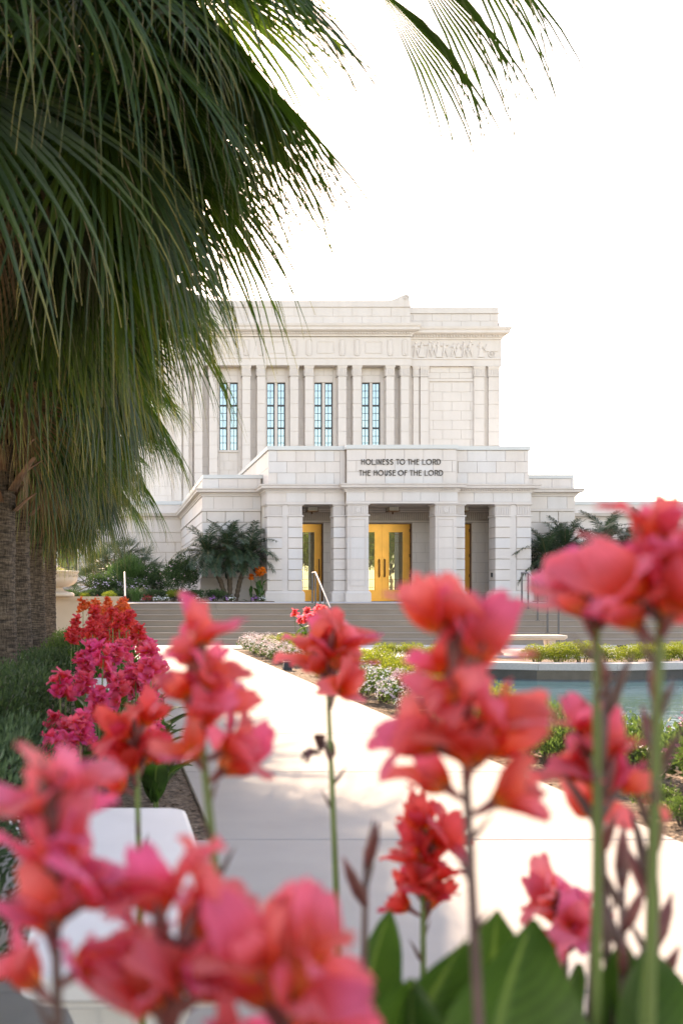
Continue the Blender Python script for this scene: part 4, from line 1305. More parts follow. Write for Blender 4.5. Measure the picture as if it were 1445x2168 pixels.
def flower_cloud(name, n, rx, ry, rz, size, seed, mat, zc=None, cluster=5, spread=0.04, lo=-0.1):
    rr = random.Random(seed); g = MB(); zc = rz if zc is None else zc
    for i in range(n):
        a = rr.random()*2*PI; u = rr.uniform(lo, 1.0); s_ = math.sqrt(max(0, 1-u*u)); k = rr.uniform(0.82, 1.04)
        c = Vector((rx*s_*math.cos(a)*k, ry*s_*math.sin(a)*k, zc+rz*u*k))
        for j in range(cluster):
            p = c + Vector((rr.gauss(0,spread), rr.gauss(0,spread), rr.gauss(0,spread)))
            if p.z < 0.02: continue
            d = (p - Vector((0,0,zc*0.4))).normalized() + Vector((rr.gauss(0,.4), rr.gauss(0,.4), rr.gauss(0,.4)+0.3))
            d.normalize(); t = d.cross(Vector((0.3,0.9,0.2))).normalized(); w = d.cross(t)
            sz = size*rr.uniform(0.7,1.2)
            vs_ = [p - d*sz*0.3]
            for q in range(5):
                an = 2*PI*q/5 + rr.random()*0.3
                e0 = t*math.cos(an-0.42)+w*math.sin(an-0.42); e1 = t*math.cos(an)+w*math.sin(an); e2 = t*math.cos(an+0.42)+w*math.sin(an+0.42)
                vs_ += [p+e0*sz*0.75, p+e1*sz+d*sz*0.12, p+e2*sz*0.75]
            g.add(vs_, [(0,1+3*q,2+3*q,3+3*q) for q in range(5)])
    return g.mesh(name, mat)

def twigs(name, rx, h, seed, n=9):
    rr = random.Random(seed); g = MB()
    for i in range(n):
        a = rr.random()*2*PI; k = rr.uniform(0.2, 0.65)*rx
        g.tube([(0.03*math.cos(a),0.03*math.sin(a),-0.05),(k*0.5*math.cos(a),k*0.5*math.sin(a),h*0.45),(k*math.cos(a),k*math.sin(a),h*0.9)], [0.012,0.009,0.004], 5)
    return g.mesh(name, WOOD)

def shrub_kind(kind, label, group, leaf, flower=None, h=0.6, rx=0.4, seed=1):
    """first plant of a kind, at the origin; copies come from copy_thing"""
    t = thing(kind, label, 'shrub' if 'flower' not in kind else 'flowers', (0,0,0), group)
    put('foliage', leaf, t, (0,0,0))
    put('stem', twigs('twigs', rx, h, seed), t, (0,0,0))
    if flower:
        for f in flower if isinstance(flower, (list, tuple)) else [flower]: put('blossoms', f, t, (0,0,0))
    return t

def scatter(kind, label, group, leaf, flower, h, rx, spots, seed=1):
    src = shrub_kind(kind, label, group, leaf, flower, h, rx, seed)
    rr = random.Random(seed*17+1)
    for i, sp in enumerate(spots):
        x, y, s_ = sp[:3]; z = sp[3] if len(sp) > 3 else -0.03
        if i == 0:
            src.location = (x,y,z); src.scale = (s_,)*3; src.rotation_euler = (0,0,rr.random()*6.28)
        else: copy_thing(src, (x,y,z), rr.random()*6.28, s_)
    return src

# left bed, near to far
scatter('lavender_leaf_shrub', 'loose grey-green narrow-leaved shrub with tiny white flowers in the shaded bed beside the white bench', 'shaded shrubs beside the bench',
        leaf_cloud('narrow_leaf', 4200, 0.48, 0.48, 0.33, 0.062, 0.015, 21, LF_GREY, 22, up=0.9, shell=0.3), flower_cloud('tiny_white', 9, 0.42, 0.42, 0.3, 0.012, 22, FL_WHITE, None, 3, 0.02), 0.6, 0.4,
        [(-0.78,2.9,1.0),(-1.5,3.3,1.05),(-0.82,3.75,0.98),(-1.6,4.3,1.1),(-0.80,4.6,1.0),(-0.72,5.4,1.0),(-1.5,5.5,1.1),(-0.76,6.3,1.0)], 2)
scatter('dark_shrub', 'dense dark green fine-leaved shrub in the shade of the palm trunks', 'dark shrubs below the palms',
        leaf_cloud('fine_dark', 5200, 0.62, 0.62, 0.38, 0.055, 0.014, 31, LF_DARK, 26, up=0.7, shell=0.35), None, 0.7, 0.5,
        [(-1.0,7.3,1.0),(-1.9,7.6,1.1),(-0.85,8.4,1.0),(-1.0,9.4,1.05),(-1.9,9.5,1.1),(-0.85,10.4,0.95),(-0.95,12.9,0.95),(-2.2,12.2,1.1),(-0.75,13.8,0.9),(-2.3,14.2,1.1),(-2.4,16.5,1.1),(-2.3,18.5,1.1),(-2.5,20.5,1.1)], 3)
scatter('bright_shrub', 'sunlit yellow-green fine-leaved shrub beside the flaring palm trunk', 'sunlit shrubs by the palms',
        leaf_cloud('fine_bright', 3600, 0.46, 0.46, 0.36, 0.055, 0.016, 41, LF_MID, 22, up=1.0, shell=0.3), None, 0.7, 0.4,
        [(-0.72,16.3,1.05),(-0.55,17.6,0.9),(-0.85,20.8,1.0)], 4)

# bed between path and pool
BOXL = leaf_cloud('box_leaf', 4200, 0.42, 0.42, 0.26, 0.032, 0.018, 51, LF_YEL, 20, shell=0.5)
scatter('golden_shrub', 'rounded yellow-green clipped shrub in the bed between path and pool', 'golden shrubs by the pool', BOXL, None, 0.4, 0.35,
        [(3.85,21.6,1.0),(4.05,20.2,1.05),(3.75,23.0,0.85),(4.1,15.2,1.05),(4.1,13.9,1.0),(4.05,11.9,0.85),(4.12,10.9,0.8),(4.15,17.0,0.9),(4.1,16.1,0.95),(3.7,17.0,0.8),(4.1,12.9,0.9),(4.1,18.6,0.9),(3.7,16.2,0.8)], 5)
scatter('golden_hedge_shrub', 'low sunlit yellow-green hedge plant along the far rim of the pool', 'low hedge on the far rim of the pool', BOXL, None, 0.4, 0.35,
        [(5.75,20.75,0.75),(6.2,20.45,0.78),(6.6,20.1,0.72)] + [(8.15+0.42*i, 18.98+0.02*(i % 2)+0.035*(i-2)**2*0.3, 0.82+0.07*(i % 3)) for i in range(4)] + [(10.0+0.42*i, 19.05+0.16*i, 0.82+0.08*(i % 2)) for i in range(5)], 6)
FLW = leaf_cloud('bedding_leaf', 1500, 0.34, 0.34, 0.18, 0.045, 0.016, 61, LF_MID, 16, up=0.9, shell=0.3)
scatter('pale_flowers', 'pale pink and white flower spikes in the bed corner near the stairs', 'pale bedding flowers', FLW, [flower_cloud('pale_a', 60, 0.32, 0.32, 0.26, 0.022, 62, FL_PALE, 0.2, 4, 0.03), flower_cloud('white_a', 40, 0.32, 0.32, 0.24, 0.022, 63, FL_WHITE, 0.2, 4, 0.03)], 0.4, 0.3,
        [(3.5,24.6,1.0),(3.45,23.7,1.0),(3.5,22.8,1.05),(3.45,21.9,1.0),(3.5,21.0,1.0),(3.48,20.2,0.95),(3.9,24.4,1.0),(3.55,19.4,0.9)], 7)
scatter('white_lilac_flowers', 'low white and lilac flowering plant spilling at the path edge opposite the pink cannas', 'white and lilac bedding flowers', FLW, [flower_cloud('white_b', 60, 0.33, 0.33, 0.22, 0.016, 64, FL_WHITE, 0.17, 5, 0.035), flower_cloud('lilac_b', 36, 0.33, 0.33, 0.22, 0.016, 65, FL_LILAC, 0.17, 5, 0.03)], 0.35, 0.3,
        [(3.55,14.6,1.1),(3.50,13.7,1.1),(3.52,12.8,1.15),(3.52,11.9,1.1),(3.9,12.8,1.1),(3.55,15.6,1.0),(3.55,11.2,0.9)], 8)
scatter('silver_leaf_plant', 'small plant with silvery white leaves at the path edge', 'silver-leaved plants', leaf_cloud('silver', 500, 0.2, 0.2, 0.16, 0.06, 0.018, 66, LF_SILV, 9, up=0.9, shell=0.2), None, 0.3, 0.2,
        [(3.58,8.6,1.1),(3.75,9.3,1.0)], 9)
scatter('green_bedding_plant', 'small leafy green bedding plant at the sunny path edge', 'green bedding plants', FLW, None, 0.3, 0.3,
        [(3.52,8.0,0.85),(3.50,7.35,0.55),(3.7,9.8,0.95),(3.48,6.35,0.5),(3.9,8.7,1.1),(4.1,7.6,1.2),(3.55,10.0,0.9),(4.1,9.6,1.1),(3.62,5.65,0.7),(3.45,10.6,0.7),(3.9,10.3,1.0),(3.4,9.4,0.7),(3.85,8.1,1.1),(3.45,8.8,0.7),(3.42,7.0,0.6),(3.8,7.2,1.0),(4.2,8.4,1.1),(3.4,5.9,0.5),(3.75,10.9,0.9)], 10)
scatter('pink_flowers', 'bushy green plant with clusters of small bright pink flowers beside the pool', 'pink bedding flowers',
        leaf_cloud('pentas_leaf', 1500, 0.36, 0.36, 0.26, 0.06, 0.026, 71, LF_MID, 18, up=0.6, shell=0.35), [flower_cloud('pink_c', 9, 0.36, 0.36, 0.26, 0.014, 72, FL_PINK, None, 14, 0.028), flower_cloud('white_c', 5, 0.38, 0.38, 0.22, 0.014, 73, FL_WHITE, None, 8, 0.028)], 0.5, 0.3,
        [(3.95,6.4,1.0),(3.85,5.75,0.9),(4.1,6.9,1.0)], 11)

# raised bed in front of the temple, left of the porch
BZ = LZ+0.02
def hedge_spots(): return [(-1.4+0.75*i, 36.2+0.1*(i % 3), 1.0, BZ-0.05) for i in range(8)]
scatter('low_hedge_shrub', 'low dark hedge plant behind the urn and planter wall', 'low hedge in the raised bed', leaf_cloud('hedge_leaf', 2600, 0.55, 0.5, 0.24, 0.06, 0.025, 81, LF_DARK, 22, shell=0.45), None, 0.4, 0.5, hedge_spots(), 12)
scatter('oleander_shrub', 'tall leafy shrub with scattered pale pink flowers beside the wing corner', 'oleanders by the wing', leaf_cloud('oleander_leaf', 5200, 0.85, 0.8, 0.85, 0.13, 0.03, 82, LF_DARK, 30, up=0.8, shell=0.35), flower_cloud('oleander_fl', 26, 0.85, 0.8, 0.85, 0.035, 83, FL_PALE, None, 3, 0.05), 1.6, 0.6,
        [(2.65,37.6,1.0,BZ),(1.6,38.4,0.8,BZ)], 13)
scatter('feathery_shrub', 'fresh green feathery shrub in front of the clump of small fan palms', 'feathery green shrub', leaf_cloud('feather_leaf', 5200, 0.8, 0.7, 0.75, 0.14, 0.022, 84, LF_FERN, 26, up=1.2, shell=0.25), None, 1.4, 0.6, [(0.7,38.6,1.15,BZ)], 14)
scatter('lilac_shrub', 'dark shrub carrying sprays of lilac white flowers behind the handrail end', 'lilac shrubs left', leaf_cloud('lilac_leaf', 3200, 0.7, 0.6, 0.55, 0.09, 0.035, 85, LF_DARK, 22, shell=0.4), flower_cloud('lilac_sh', 24, 0.7, 0.62, 0.55, 0.03, 86, FL_LILAC, None, 7, 0.07), 1.0, 0.5,
        [(-0.3,37.3,1.0,BZ),(0.9,37.0,0.8,BZ)], 15)
scatter('lilac_bush', 'rounded bush covered in lilac white flowers beside the date palms at the right wing', 'lilac bush right', bpy.data.meshes['lilac_leaf'], flower_cloud('lilac_sh2', 60, 0.7, 0.62, 0.55, 0.035, 87, FL_LILAC, None, 8, 0.08), 1.0, 0.5,
        [(17.9,36.6,1.15,BZ),(19.2,37.0,1.2,BZ)], 16)
scatter('yellow_mound', 'small bright yellow-green mound among the flowers on the landing edge', 'yellow-green mounds', BOXL, None, 0.3, 0.3, [(2.35,35.9,0.8,BZ),(0.0,35.6,0.7,BZ),(-0.9,36.0,0.6,BZ)], 17)
for kind, lab, matf, sd, xs_ in (('white_flowers','little clump of white flowers along the landing edge',FL_WHITE,91,(1.7,2.0,2.75,3.1,4.35,5.45)),
                                 ('purple_flowers','little clump of purple flowers along the landing edge',FL_PURP,92,(3.0,3.7,4.2,5.2)),
                                 ('red_flowers','little clump of red flowers along the landing edge',FL_RED,93,(1.3,1.45,-0.4))):
    scatter(kind, lab, lab.split(' of ')[1].split(' along')[0]+' on the landing edge', leaf_cloud(kind+'_leaf', 260, 0.15, 0.15, 0.08, 0.05, 0.02, sd, LF_MID, 7, shell=0.2),
            flower_cloud(kind+'_fl', 16, 0.14, 0.14, 0.10, 0.032, sd+20, matf, 0.08, 3, 0.03), 0.15, 0.12, [(x, 35.55+0.1*((i*7) % 3), 1.0, BZ) for i, x in enumerate(xs_)], sd)
g = MB(); rr = random.Random(5)
for i in range(260):
    a = rr.random()*2*PI; l = rr.uniform(0.4,0.8); k = rr.uniform(0.25,0.95)
    d = Vector((math.cos(a)*k, math.sin(a)*k, 1)).normalized(); s_ = Vector((-math.sin(a), math.cos(a), 0))*0.008
    p0 = Vector((rr.gauss(0,.05), rr.gauss(0,.05), 0)); p1 = p0+d*l*0.6; p2 = p1 + (d+Vector((math.cos(a)*0.5,math.sin(a)*0.5,-0.55))).normalized()*l*0.5
    g.add([p0-s_,p0+s_,p1+s_,p1-s_,p2], [(0,1,2,3),(3,2,4)])
t = thing('grass_tuft', 'arching green grass tuft beside the handrail at the planter wall', 'grass', (0.95,34.9,BZ))
put('blades', g.mesh('grass_blades', LF_FERN), t, (0,0,0))
t['category'] = 'ornamental grass'
own = {'tall leafy shrub with scattered': ['tall leafy shrub with scattered pale pink flowers at the wing corner', 'shorter leafy shrub with pale pink flowers between feathery shrub and oleander at the wing'],
       'dark shrub carrying sprays': ['dark shrub with sprays of lilac white flowers behind the low hedge', 'smaller lilac-flowered dark shrub in front of the feathery green shrub'],
       'rounded bush covered': ['rounded bush covered in lilac white flowers beside the date palm trunks', 'second lilac-flowered bush further along the right wing, away from the porch'],
       'small plant with silvery': ['small silvery-leaved plant right at the path edge', 'small silvery-leaved plant set back from the path edge'],
       'sunlit yellow-green fine-leaved': ['sunlit yellow-green shrub beside the flaring palm trunk', 'smaller sunlit yellow-green shrub next to the orange cannas', 'yellow-green shrub between palm trunk and planter wall']}
for st_, labs in own.items():
    hits = [o for o in scene.objects if o.get('label', '').startswith(st_)]
    for o, l in zip(hits, labs): o['label'] = l
# urn planting
t = thing('urn_flowers', 'yellowish green and pink flowers filling the stone urn', 'flowers', (ux, uy, 1.93))
put('foliage', leaf_cloud('urn_leaf', 900, 0.6, 0.6, 0.14, 0.06, 0.03, 95, LF_YEL, 18, zc=0.06), t, (0,0,0))
put('blossoms', flower_cloud('urn_fl', 40, 0.6, 0.6, 0.22, 0.03, 96, FL_PALE, 0.06, 4, 0.04), t, (0,0,0))

# ---------------------------------------------------------------- feather (date) palms
def pinnate(tag_, phi0, bend, L, nl, ll, seed):
    rr = random.Random(seed); g = MB(); st = MB(); pts = []; p = Vector((0.04,0,0)); m = 16
    for i in range(m):
        ph = R(phi0 - bend*(i/(m-1))**1.15); pts.append((p.copy(), ph))
        p = p + Vector((math.cos(ph),0,math.sin(ph)))*(L/(m-1))
    st.tube([q[0] for q in pts], [0.012*(1-0.8*i/m) for i in range(m)], 5)
    for s_ in (-1, 1):
        for k in range(nl):
            t = 0.14 + 0.86*(k+rr.random()*0.5)/nl; f = t*(m-1); i = min(m-2, int(f)); u = f-i
            q = pts[i][0].lerp(pts[i+1][0], u); ph = pts[i][1]
            e = Vector((math.cos(ph),0,math.sin(ph))); up = Vector((-math.sin(ph),0,math.cos(ph)))
            d = (e*0.75 + Vector((0,s_,0))*rr.uniform(0.7,1.0) + up*rr.uniform(-0.1,0.35)).normalized()
            l = ll*(0.55+0.75*math.sin(PI*min(1,t*0.95+0.05)))*rr.uniform(0.85,1.1); w = 0.014
            sd = d.cross(up).normalized()*w
            q1 = q+d*l*0.5; q2 = q1 + (d+Vector((0,0,-0.55))).normalized()*l*0.5
            g.add([q-sd*0.5,q+sd*0.5,q1+sd,q1-sd,q2], [(0,1,2,3),(3,2,4)])
    return g.mesh('feather_'+tag_, DATE), st.mesh('rachis_'+tag_, PETIOLE)
PF = [pinnate(str(i), ph, bd, 1.5, 36, 0.31, 200+i) for i, (ph, bd) in enumerate(((82,60),(62,85),(44,95),(26,95),(8,80),(-10,60)))]

def date_palm(label, group, base, trunks, seed, sc=1.0):
    rr = random.Random(seed)
    t = thing('date_palm', label, 'palm tree', base, group)
    for k, (dx, dy, h, bx) in enumerate(trunks):
        p = [Vector((bx,0,-0.05)), Vector((bx+dx*0.3,dy*0.3,h*0.4)), Vector((bx+dx*0.7,dy*0.7,h*0.75)), Vector((bx+dx,dy,h))]
        pts = []
        for i in range(26):
            f = i/25*3; j = min(2,int(f)); pts.append(p[j].lerp(p[j+1], f-j))
        put('trunk', MB().tube(pts, [0.085+0.018*(i % 2)+rr.uniform(-0.006,0.006) for i in range(26)], 9).mesh('date_trunk', BARK2), t, (0,0,0))
        n = 30
        for i in range(n):
            ci = min(5, int((i/n)**0.9*6))
            f = put('frond', PF[ci][0], t, (bx+dx, dy, h-0.05+rr.uniform(-0.05,0.08)), (rr.uniform(-.15,.15), rr.uniform(-.12,.12), i*2.4+rr.uniform(-.3,.3)), sc*rr.uniform(0.8,1.1))
            put('rachis', PF[ci][1], f, (0,0,0))
    return t
date_palm('small date palm with three leaning trunks against the wall left of the porch', 'small date palms', (4.35,37.7,BZ), [(-0.75,-0.1,1.75,0.1),(-0.05,0.1,2.0,0.22),(0.5,0.0,1.75,0.42)], 5)
date_palm('small date palm with three trunks against the wall right of the porch', 'small date palms', (17.0,37.6,BZ), [(-0.75,-0.1,1.7,0.2),(0.0,0.2,2.0,0.3),(0.9,0.1,1.75,0.55)], 6)
date_palm('small date palm rising behind the lilac flowering bush', 'small date palms', (20.4,41.0,BZ), [(0.0,0.0,2.5,0),(0.7,0.3,2.1,0.3)], 7)
date_palm('date palm with sparse upright fronds at the far rear wing', 'small date palms', (23.3,43.0,BZ), [(0.0,0.0,2.6,0)], 8, 1.15)

# clump of small stiff fan palms
SF = [frond_meshes('s%d' % i, ph, 8, 0.7, 0.62, 22, 105, 300+i, 0.12, 0, 0.72, DFAN) for i, ph in enumerate((75,50,28,6,-18))]
t = thing('small_fan_palm', 'clump of small stiff fan palms below the rear wall and behind feathery shrubs', 'palm tree', (0.5,42.0,BZ))
rr = random.Random(9)
for (dx, dy, h) in ((0.1,0,1.75),(-0.75,0.2,1.15),(0.8,0.1,1.2),(1.1,-0.6,0.7),(-1.2,-0.3,0.6),(0.2,-0.8,0.8),(-0.4,-0.6,1.3)):
    put('trunk', MB().tube([(dx*0.4,dy*0.4,-0.05),(dx*0.8,dy*0.8,h*0.6),(dx,dy,h)], [0.13,0.12,0.11], 8).mesh('small_trunk', BARK2), t, (0,0,0))
    for i in range(20):
        ci = min(4, int(i/20*5))
        f = put('frond', SF[ci][0], t, (dx,dy,h), (0,rr.uniform(-.15,.15),i*2.4+rr.random()*0.4), rr.uniform(0.85,1.15))
        put('petiole', SF[ci][1], f, (0,0,0))

# ---------------------------------------------------------------- cannas
def petal_mesh(name, seed, L=0.095, W=0.050, curl=0.7, ruffle=0.008):
    rr = random.Random(seed); g = MB(); nu, nv = 7, 9
    ph = [rr.random()*6 for _ in range(4)]
    for j in range(nv):
        v = j/(nv-1)
        w = W*0.5*(0.16 + 1.0*math.sin(PI*min(1, v**0.85*0.93+0.03))**0.9)*(1.0 if v < 0.9 else 0.92)
        if j == nv-1: w = W*0.24
        if j == nv-2: w = max(w, W*0.40)
        ang = curl*v*v*1.1 - 0.25*v
        x = 0.0; z = L*(v - 0.12*curl*v**3); x = L*curl*0.42*v**2.4
        for i in range(nu):
            u = i/(nu-1)*2-1
            cup = 0.35*w*(1-v*0.9)*u*u
            rf = ruffle*v*(math.sin(u*3.1+ph[0]+v*4)*abs(u) + 0.6*math.sin(v*9+ph[1]+u*2)*abs(u))
            notch = -0.010*(1-abs(u))*(1 if j == nv-1 else 0)*(rr.random() > 0.4)
            g.v.append((x - cup + rf, u*w, z + 0.10*w*(1-u*u)*v + notch))
            g.uv.append(((u+1)/2, v))
    for j in range(nv-1):
        for i in range(nu-1):
            b = j*nu+i; g.f.append((b, b+1, b+nu+1, b+nu))
    return g.mesh(name, None, True)

def canna_leaf_mesh(seed, L=0.42, W=0.15, bend=0.5):
    rr = random.Random(seed); g = MB(); nu, nv = 9, 13
    for j in range(nv):
        v = j/(nv-1)
        w = W*0.5*(math.sin(PI*min(1.0, 0.06+v**0.8*0.94)))**0.85
        if j == nv-1: w = 0.002
        x = L*bend*v**2*0.6; z = L*(v-0.25*bend*v**3)
        for i in range(nu):
            u = i/(nu-1)*2-1
            x2 = -abs(u)*w*0.45 + 0.006*math.sin(v*14+u*3+seed)*abs(u) + (0.004 if i == nu//2 else 0)
            g.v.append((x+x2, u*w, z)); g.uv.append(((u+1)/2, v))
    for j in range(nv-1):
        for i in range(nu-1):
            b = j*nu+i; g.f.append((b, b+1, b+nu+1, b+nu))
    return g.mesh('canna_leaf', CLEAF, True)
CL = [canna_leaf_mesh(i, 0.40+0.05*i, 0.13+0.02*i, 0.3+0.25*i) for i in range(4)]

PET = {}
def petals_for(mat):
    if mat.name in PET: return PET[mat.name]
    out = []
    for i in range(4):
        me = petal_mesh('petal_%s_%d' % (mat.name, i), 40+i, 0.092+0.012*(i % 3), 0.047+0.008*(i % 2), 0.25+0.28*i, 0.007+0.002*i)
        me.materials.append(mat); out.append(me)
    PET[mat.name] = out
    return out
tube_me = MB().tube([(0,0,-0.005),(0.002,0,0.02),(0.0,0,0.045)], [0.0035,0.005,0.009], 7).mesh('flower_tube', STEMP, True)
tube_me2 = MB().tube([(0,0,-0.005),(0.002,0,0.02),(0.0,0,0.045)], [0.0035,0.006,0.010], 7).mesh('flower_tube_coral', BUD, True)
bud_me = MB().tube([(0,0,0),(0.002,0,0.018),(0.004,0,0.04),(0.005,0,0.062)], [0.004,0.0075,0.006,0.0008], 7).mesh('canna_bud', BUD, True)
bract_me = MB().tube([(0,0,0),(0.003,0,0.02),(0.006,0,0.05),(0.010,0,0.075)], [0.003,0.006,0.004,0.0006], 6).mesh('canna_bract', STEMP, True)
def joined_flower(mat, seed, npet=5):
    """one whole blossom as a mesh, for plants further off"""
    rr = random.Random(seed); g = MB(); pm = petals_for(mat)
    for i in range(npet):
        me = pm[rr.randrange(4)]
        M = Matrix.Rotation(i*2*PI/npet+rr.uniform(-.4,.4), 4, 'Z') @ Matrix.Rotation(rr.uniform(0.3,1.0), 4, 'Y') @ Matrix.Scale(rr.uniform(0.85,1.1), 4)
        vs_ = [M @ v.co + Vector((0,0,0.03)) for v in me.vertices]
        uvl = me.uv_layers[0].data; uvm = {}
        for lp in me.loops: uvm[lp.vertex_index] = tuple(uvl[lp.index].uv)
        g.add(vs_, [tuple(p.vertices) for p in me.polygons], [uvm[k] for k in range(len(me.vertices))])
    return g.mesh('blossom_'+mat.name, mat, True)
JF = {}
def jflowers(mat):
    if mat.name not in JF: JF[mat.name] = [joined_flower(mat, 7+i) for i in range(3)]
    return JF[mat.name]

def rot_to(az, tilt, spin=0.0):
    return (Matrix.Rotation(az, 4, 'Z') @ Matrix.Rotation(tilt, 4, 'Y') @ Matrix.Rotation(spin, 4, 'Z')).to_euler()

def canna(label, group, px, py, d, mat, hh, nf, seed, fs=1.0, lean=(0.0,0.0), near=True, leaves=2, buds=5, purple=False, bracts=3, tiltlo=0.35, tilthi=1.15):
    """(px,py): photo position of the head's middle, d: distance from the camera"""
    rr = random.Random(seed)
    top = P3(px, py, d)
    base = Vector((top.x+lean[0], top.y+lean[1], -0.03))
    t = thing('canna_plant', label, 'canna', base, group)
    hb = top - base; n = 12; pts = []
    for i in range(n):
        f = i/(n-1)
        pts.append(Vector((hb.x*f**1.4, hb.y*f**1.4, (hb.z+hh*0.5)*f)))
    put('stem', MB().tube(pts, [0.0095-0.0055*i/(n-1) for i in range(n)], 8).mesh('canna_stem', STEMP if purple else STEMG, True), t, (0,0,0))
    def on_stem(z):
        f = max(0, min(1, z/(hb.z+hh*0.5)))
        return Vector((hb.x*f**1.4, hb.y*f**1.4, z))
    zb = hb.z - hh*0.5
    pm = petals_for(mat)
    for i in range(nf):
        f = (i+0.5)/nf
        az = i*2.4+rr.uniform(-0.5,0.5)+seed; tl = rr.uniform(tiltlo, tilthi)*(1.15-0.55*f)
        fl = put('flower', tube_me2 if near else jflowers(mat)[rr.randrange(3)], t, on_stem(zb+hh*0.9*f), rot_to(az, tl), fs*rr.uniform(0.85,1.12))
        if near:
            np_ = rr.choice((4,5,5))
            for k in range(np_):
                put('petal', pm[rr.randrange(4)], fl, (0,0,0.036), rot_to(k*2*PI/np_+rr.uniform(-.45,.45), rr.uniform(0.08,0.85)), rr.uniform(0.75,1.15))
    for i in range(buds):
        put('bud', bud_me, t, on_stem(hb.z+hh*0.5-0.02-0.010*i), rot_to(i*2.4+seed, rr.uniform(0.05,0.35)), rr.uniform(0.8,1.25)*(1 if near else fs))
    for i in range(bracts):
        put('bract', bract_me, t, on_stem(zb-0.02-0.045*i), rot_to(i*2.6+seed, rr.uniform(0.3,0.6)), fs*rr.uniform(0.7,1.0))
    for i in range(leaves):
        z = max(0.12, (zb-0.30)*(0.25+0.75*(i+1)/max(1,leaves)) - 0.15)
        put('leaf', CL[rr.randrange(4)], t, on_stem(z), rot_to(i*2.6+seed*1.7, rr.uniform(0.15,0.5)), rr.uniform(0.75,1.1) if near else rr.uniform(0.7,1.0))
    return t

NG = 'cannas in the bed in front of the bench'
canna('tall coral pink canna whose stem crosses the white bench corner', NG, 405, 1520, 1.25, P_CORAL, 0.17, 11, 1, 0.68, (0.10,-0.1), True, 0, 4, False, 4)
canna('red-orange canna standing directly over the white bench top', NG, 288, 1620, 1.75, P_RED, 0.12, 8, 2, 0.74, (0.02,0.0), True, 0, 2)
canna('big pink canna with a dark bud tip next to the shaded grey-green shrubs', NG, 110, 1900, 0.90, P_PINK, 0.20, 10, 3, 0.68, (0.03,-0.1), True, 0, 8, True)
canna('low pink canna in front of the white bench end, its buds dark brown', NG, 360, 2080, 0.86, P_PINK, 0.08, 8, 4, 0.70, (0.0,-0.1), True, 0, 8, True, 3, 0.5, 1.4)
canna('low coral canna with one tall upright petal beside the white bench end', NG, 600, 2150, 0.80, P_CORAL, 0.10, 9, 14, 0.70, (0.0,-0.1), True, 0, 5, True, 3, 0.4, 1.4)
canna('pink canna alone over the white path with a withered bloom on its stem', NG, 690, 1430, 1.85, P_CORAL, 0.09, 10, 5, 0.78, (0.02,-0.1), True, 0, 2, False, 5)
canna('largest red-coral canna with dark buds in front of the temple steps', NG, 968, 1530, 1.05, P_CORAL, 0.20, 13, 6, 0.72, (0.02,-0.1), True, 0, 9, True, 4)
canna('compact deep red canna below the largest canna', NG, 895, 1860, 1.75, P_RED, 0.17, 13, 7, 0.70, (0.0,0.0), True, 0, 1, False, 4)
canna('coral canna with several purple bud stalks in front of the pool', NG, 1262, 1660, 1.2, P_CORAL, 0.11, 7, 8, 0.68, (0.02,-0.05), True, 0, 6, True, 4)
canna('large coral canna head in front of the lilac bush and rear wing', NG, 1400, 1285, 1.0, P_CORAL, 0.09, 9, 9, 0.74, (-0.03,0.0), True, 0, 2, False, 4)
canna('small open coral canna beside the handrail end and stone bench', NG, 1262, 1320, 1.12, P_PINK, 0.05, 4, 15, 0.70, (0.0,0.0), True, 0, 2, False, 5)
canna('small half-open pink canna low among purple stalks', NG, 1195, 1985, 1.5, P_PINK, 0.09, 6, 10, 0.74, (0.0,0.0), True, 0, 5, True)

# spent stalks: seed stalks with buds only
def stalk(label, px0, py0, px1, d, seed, n=5, mat=None):
    rr = random.Random(seed)
    top = P3(px0, py0, d); base = Vector((P3(px1, 2168, d).x, d, -0.03))
    t = thing('canna_stalk', label, 'canna', base, 'spent canna stalks')
    h = top-base; pts = [Vector((h.x*f**1.5, 0, h.z*f)) for f in [i/9 for i in range(10)]]
    put('stem', MB().tube(pts, [0.009-0.005*i/9 for i in range(10)], 8).mesh('stalk', STEMP, True), t, (0,0,0))
    for i in range(n):
        f = 1-0.025*i
        put('bud', bract_me if i % 2 else bud_me, t, (h.x*f**1.5, 0, h.z*f-0.02), rot_to(i*2.4+seed, rr.uniform(0.1,0.5)), rr.uniform(0.8,1.25))
    return t
stalk('bare purple canna stalk with two bud tips against the sunlit path', 1315, 1840, 1330, 1.15, 1, 6)
stalk('bare purple canna stalk furthest out over the path', 1385, 1880, 1400, 1.2, 2, 7)
stalk('purple canna bud stalk rising in front of the pool water', 1285, 1420, 1200, 1.15, 3, 8)
stalk('thin purple canna bud stalk beside the pool hedge', 1385, 1450, 1350, 1.2, 4, 8)
stalk('slim closed canna shoot over the shaded path', 775, 1800, 750, 1.3, 5, 3)

# withered bloom on the lone pink canna's stem
lone = [o for o in bpy.data.objects if o.get('label', '').startswith('pink canna alone')][0]
dm = [petal_mesh('dry_petal', 77, 0.05, 0.026, 1.4, 0.012)]
dm[0].materials.append(DRY)
c0 = P3(655, 1600, 1.85) - lone.location
for i in range(5):
    put('withered_petal', dm[0], lone, (c0.x+0.02, c0.y, c0.z+0.01*i), rot_to(i*1.3+2.5, 1.2+0.2*i), 0.8)

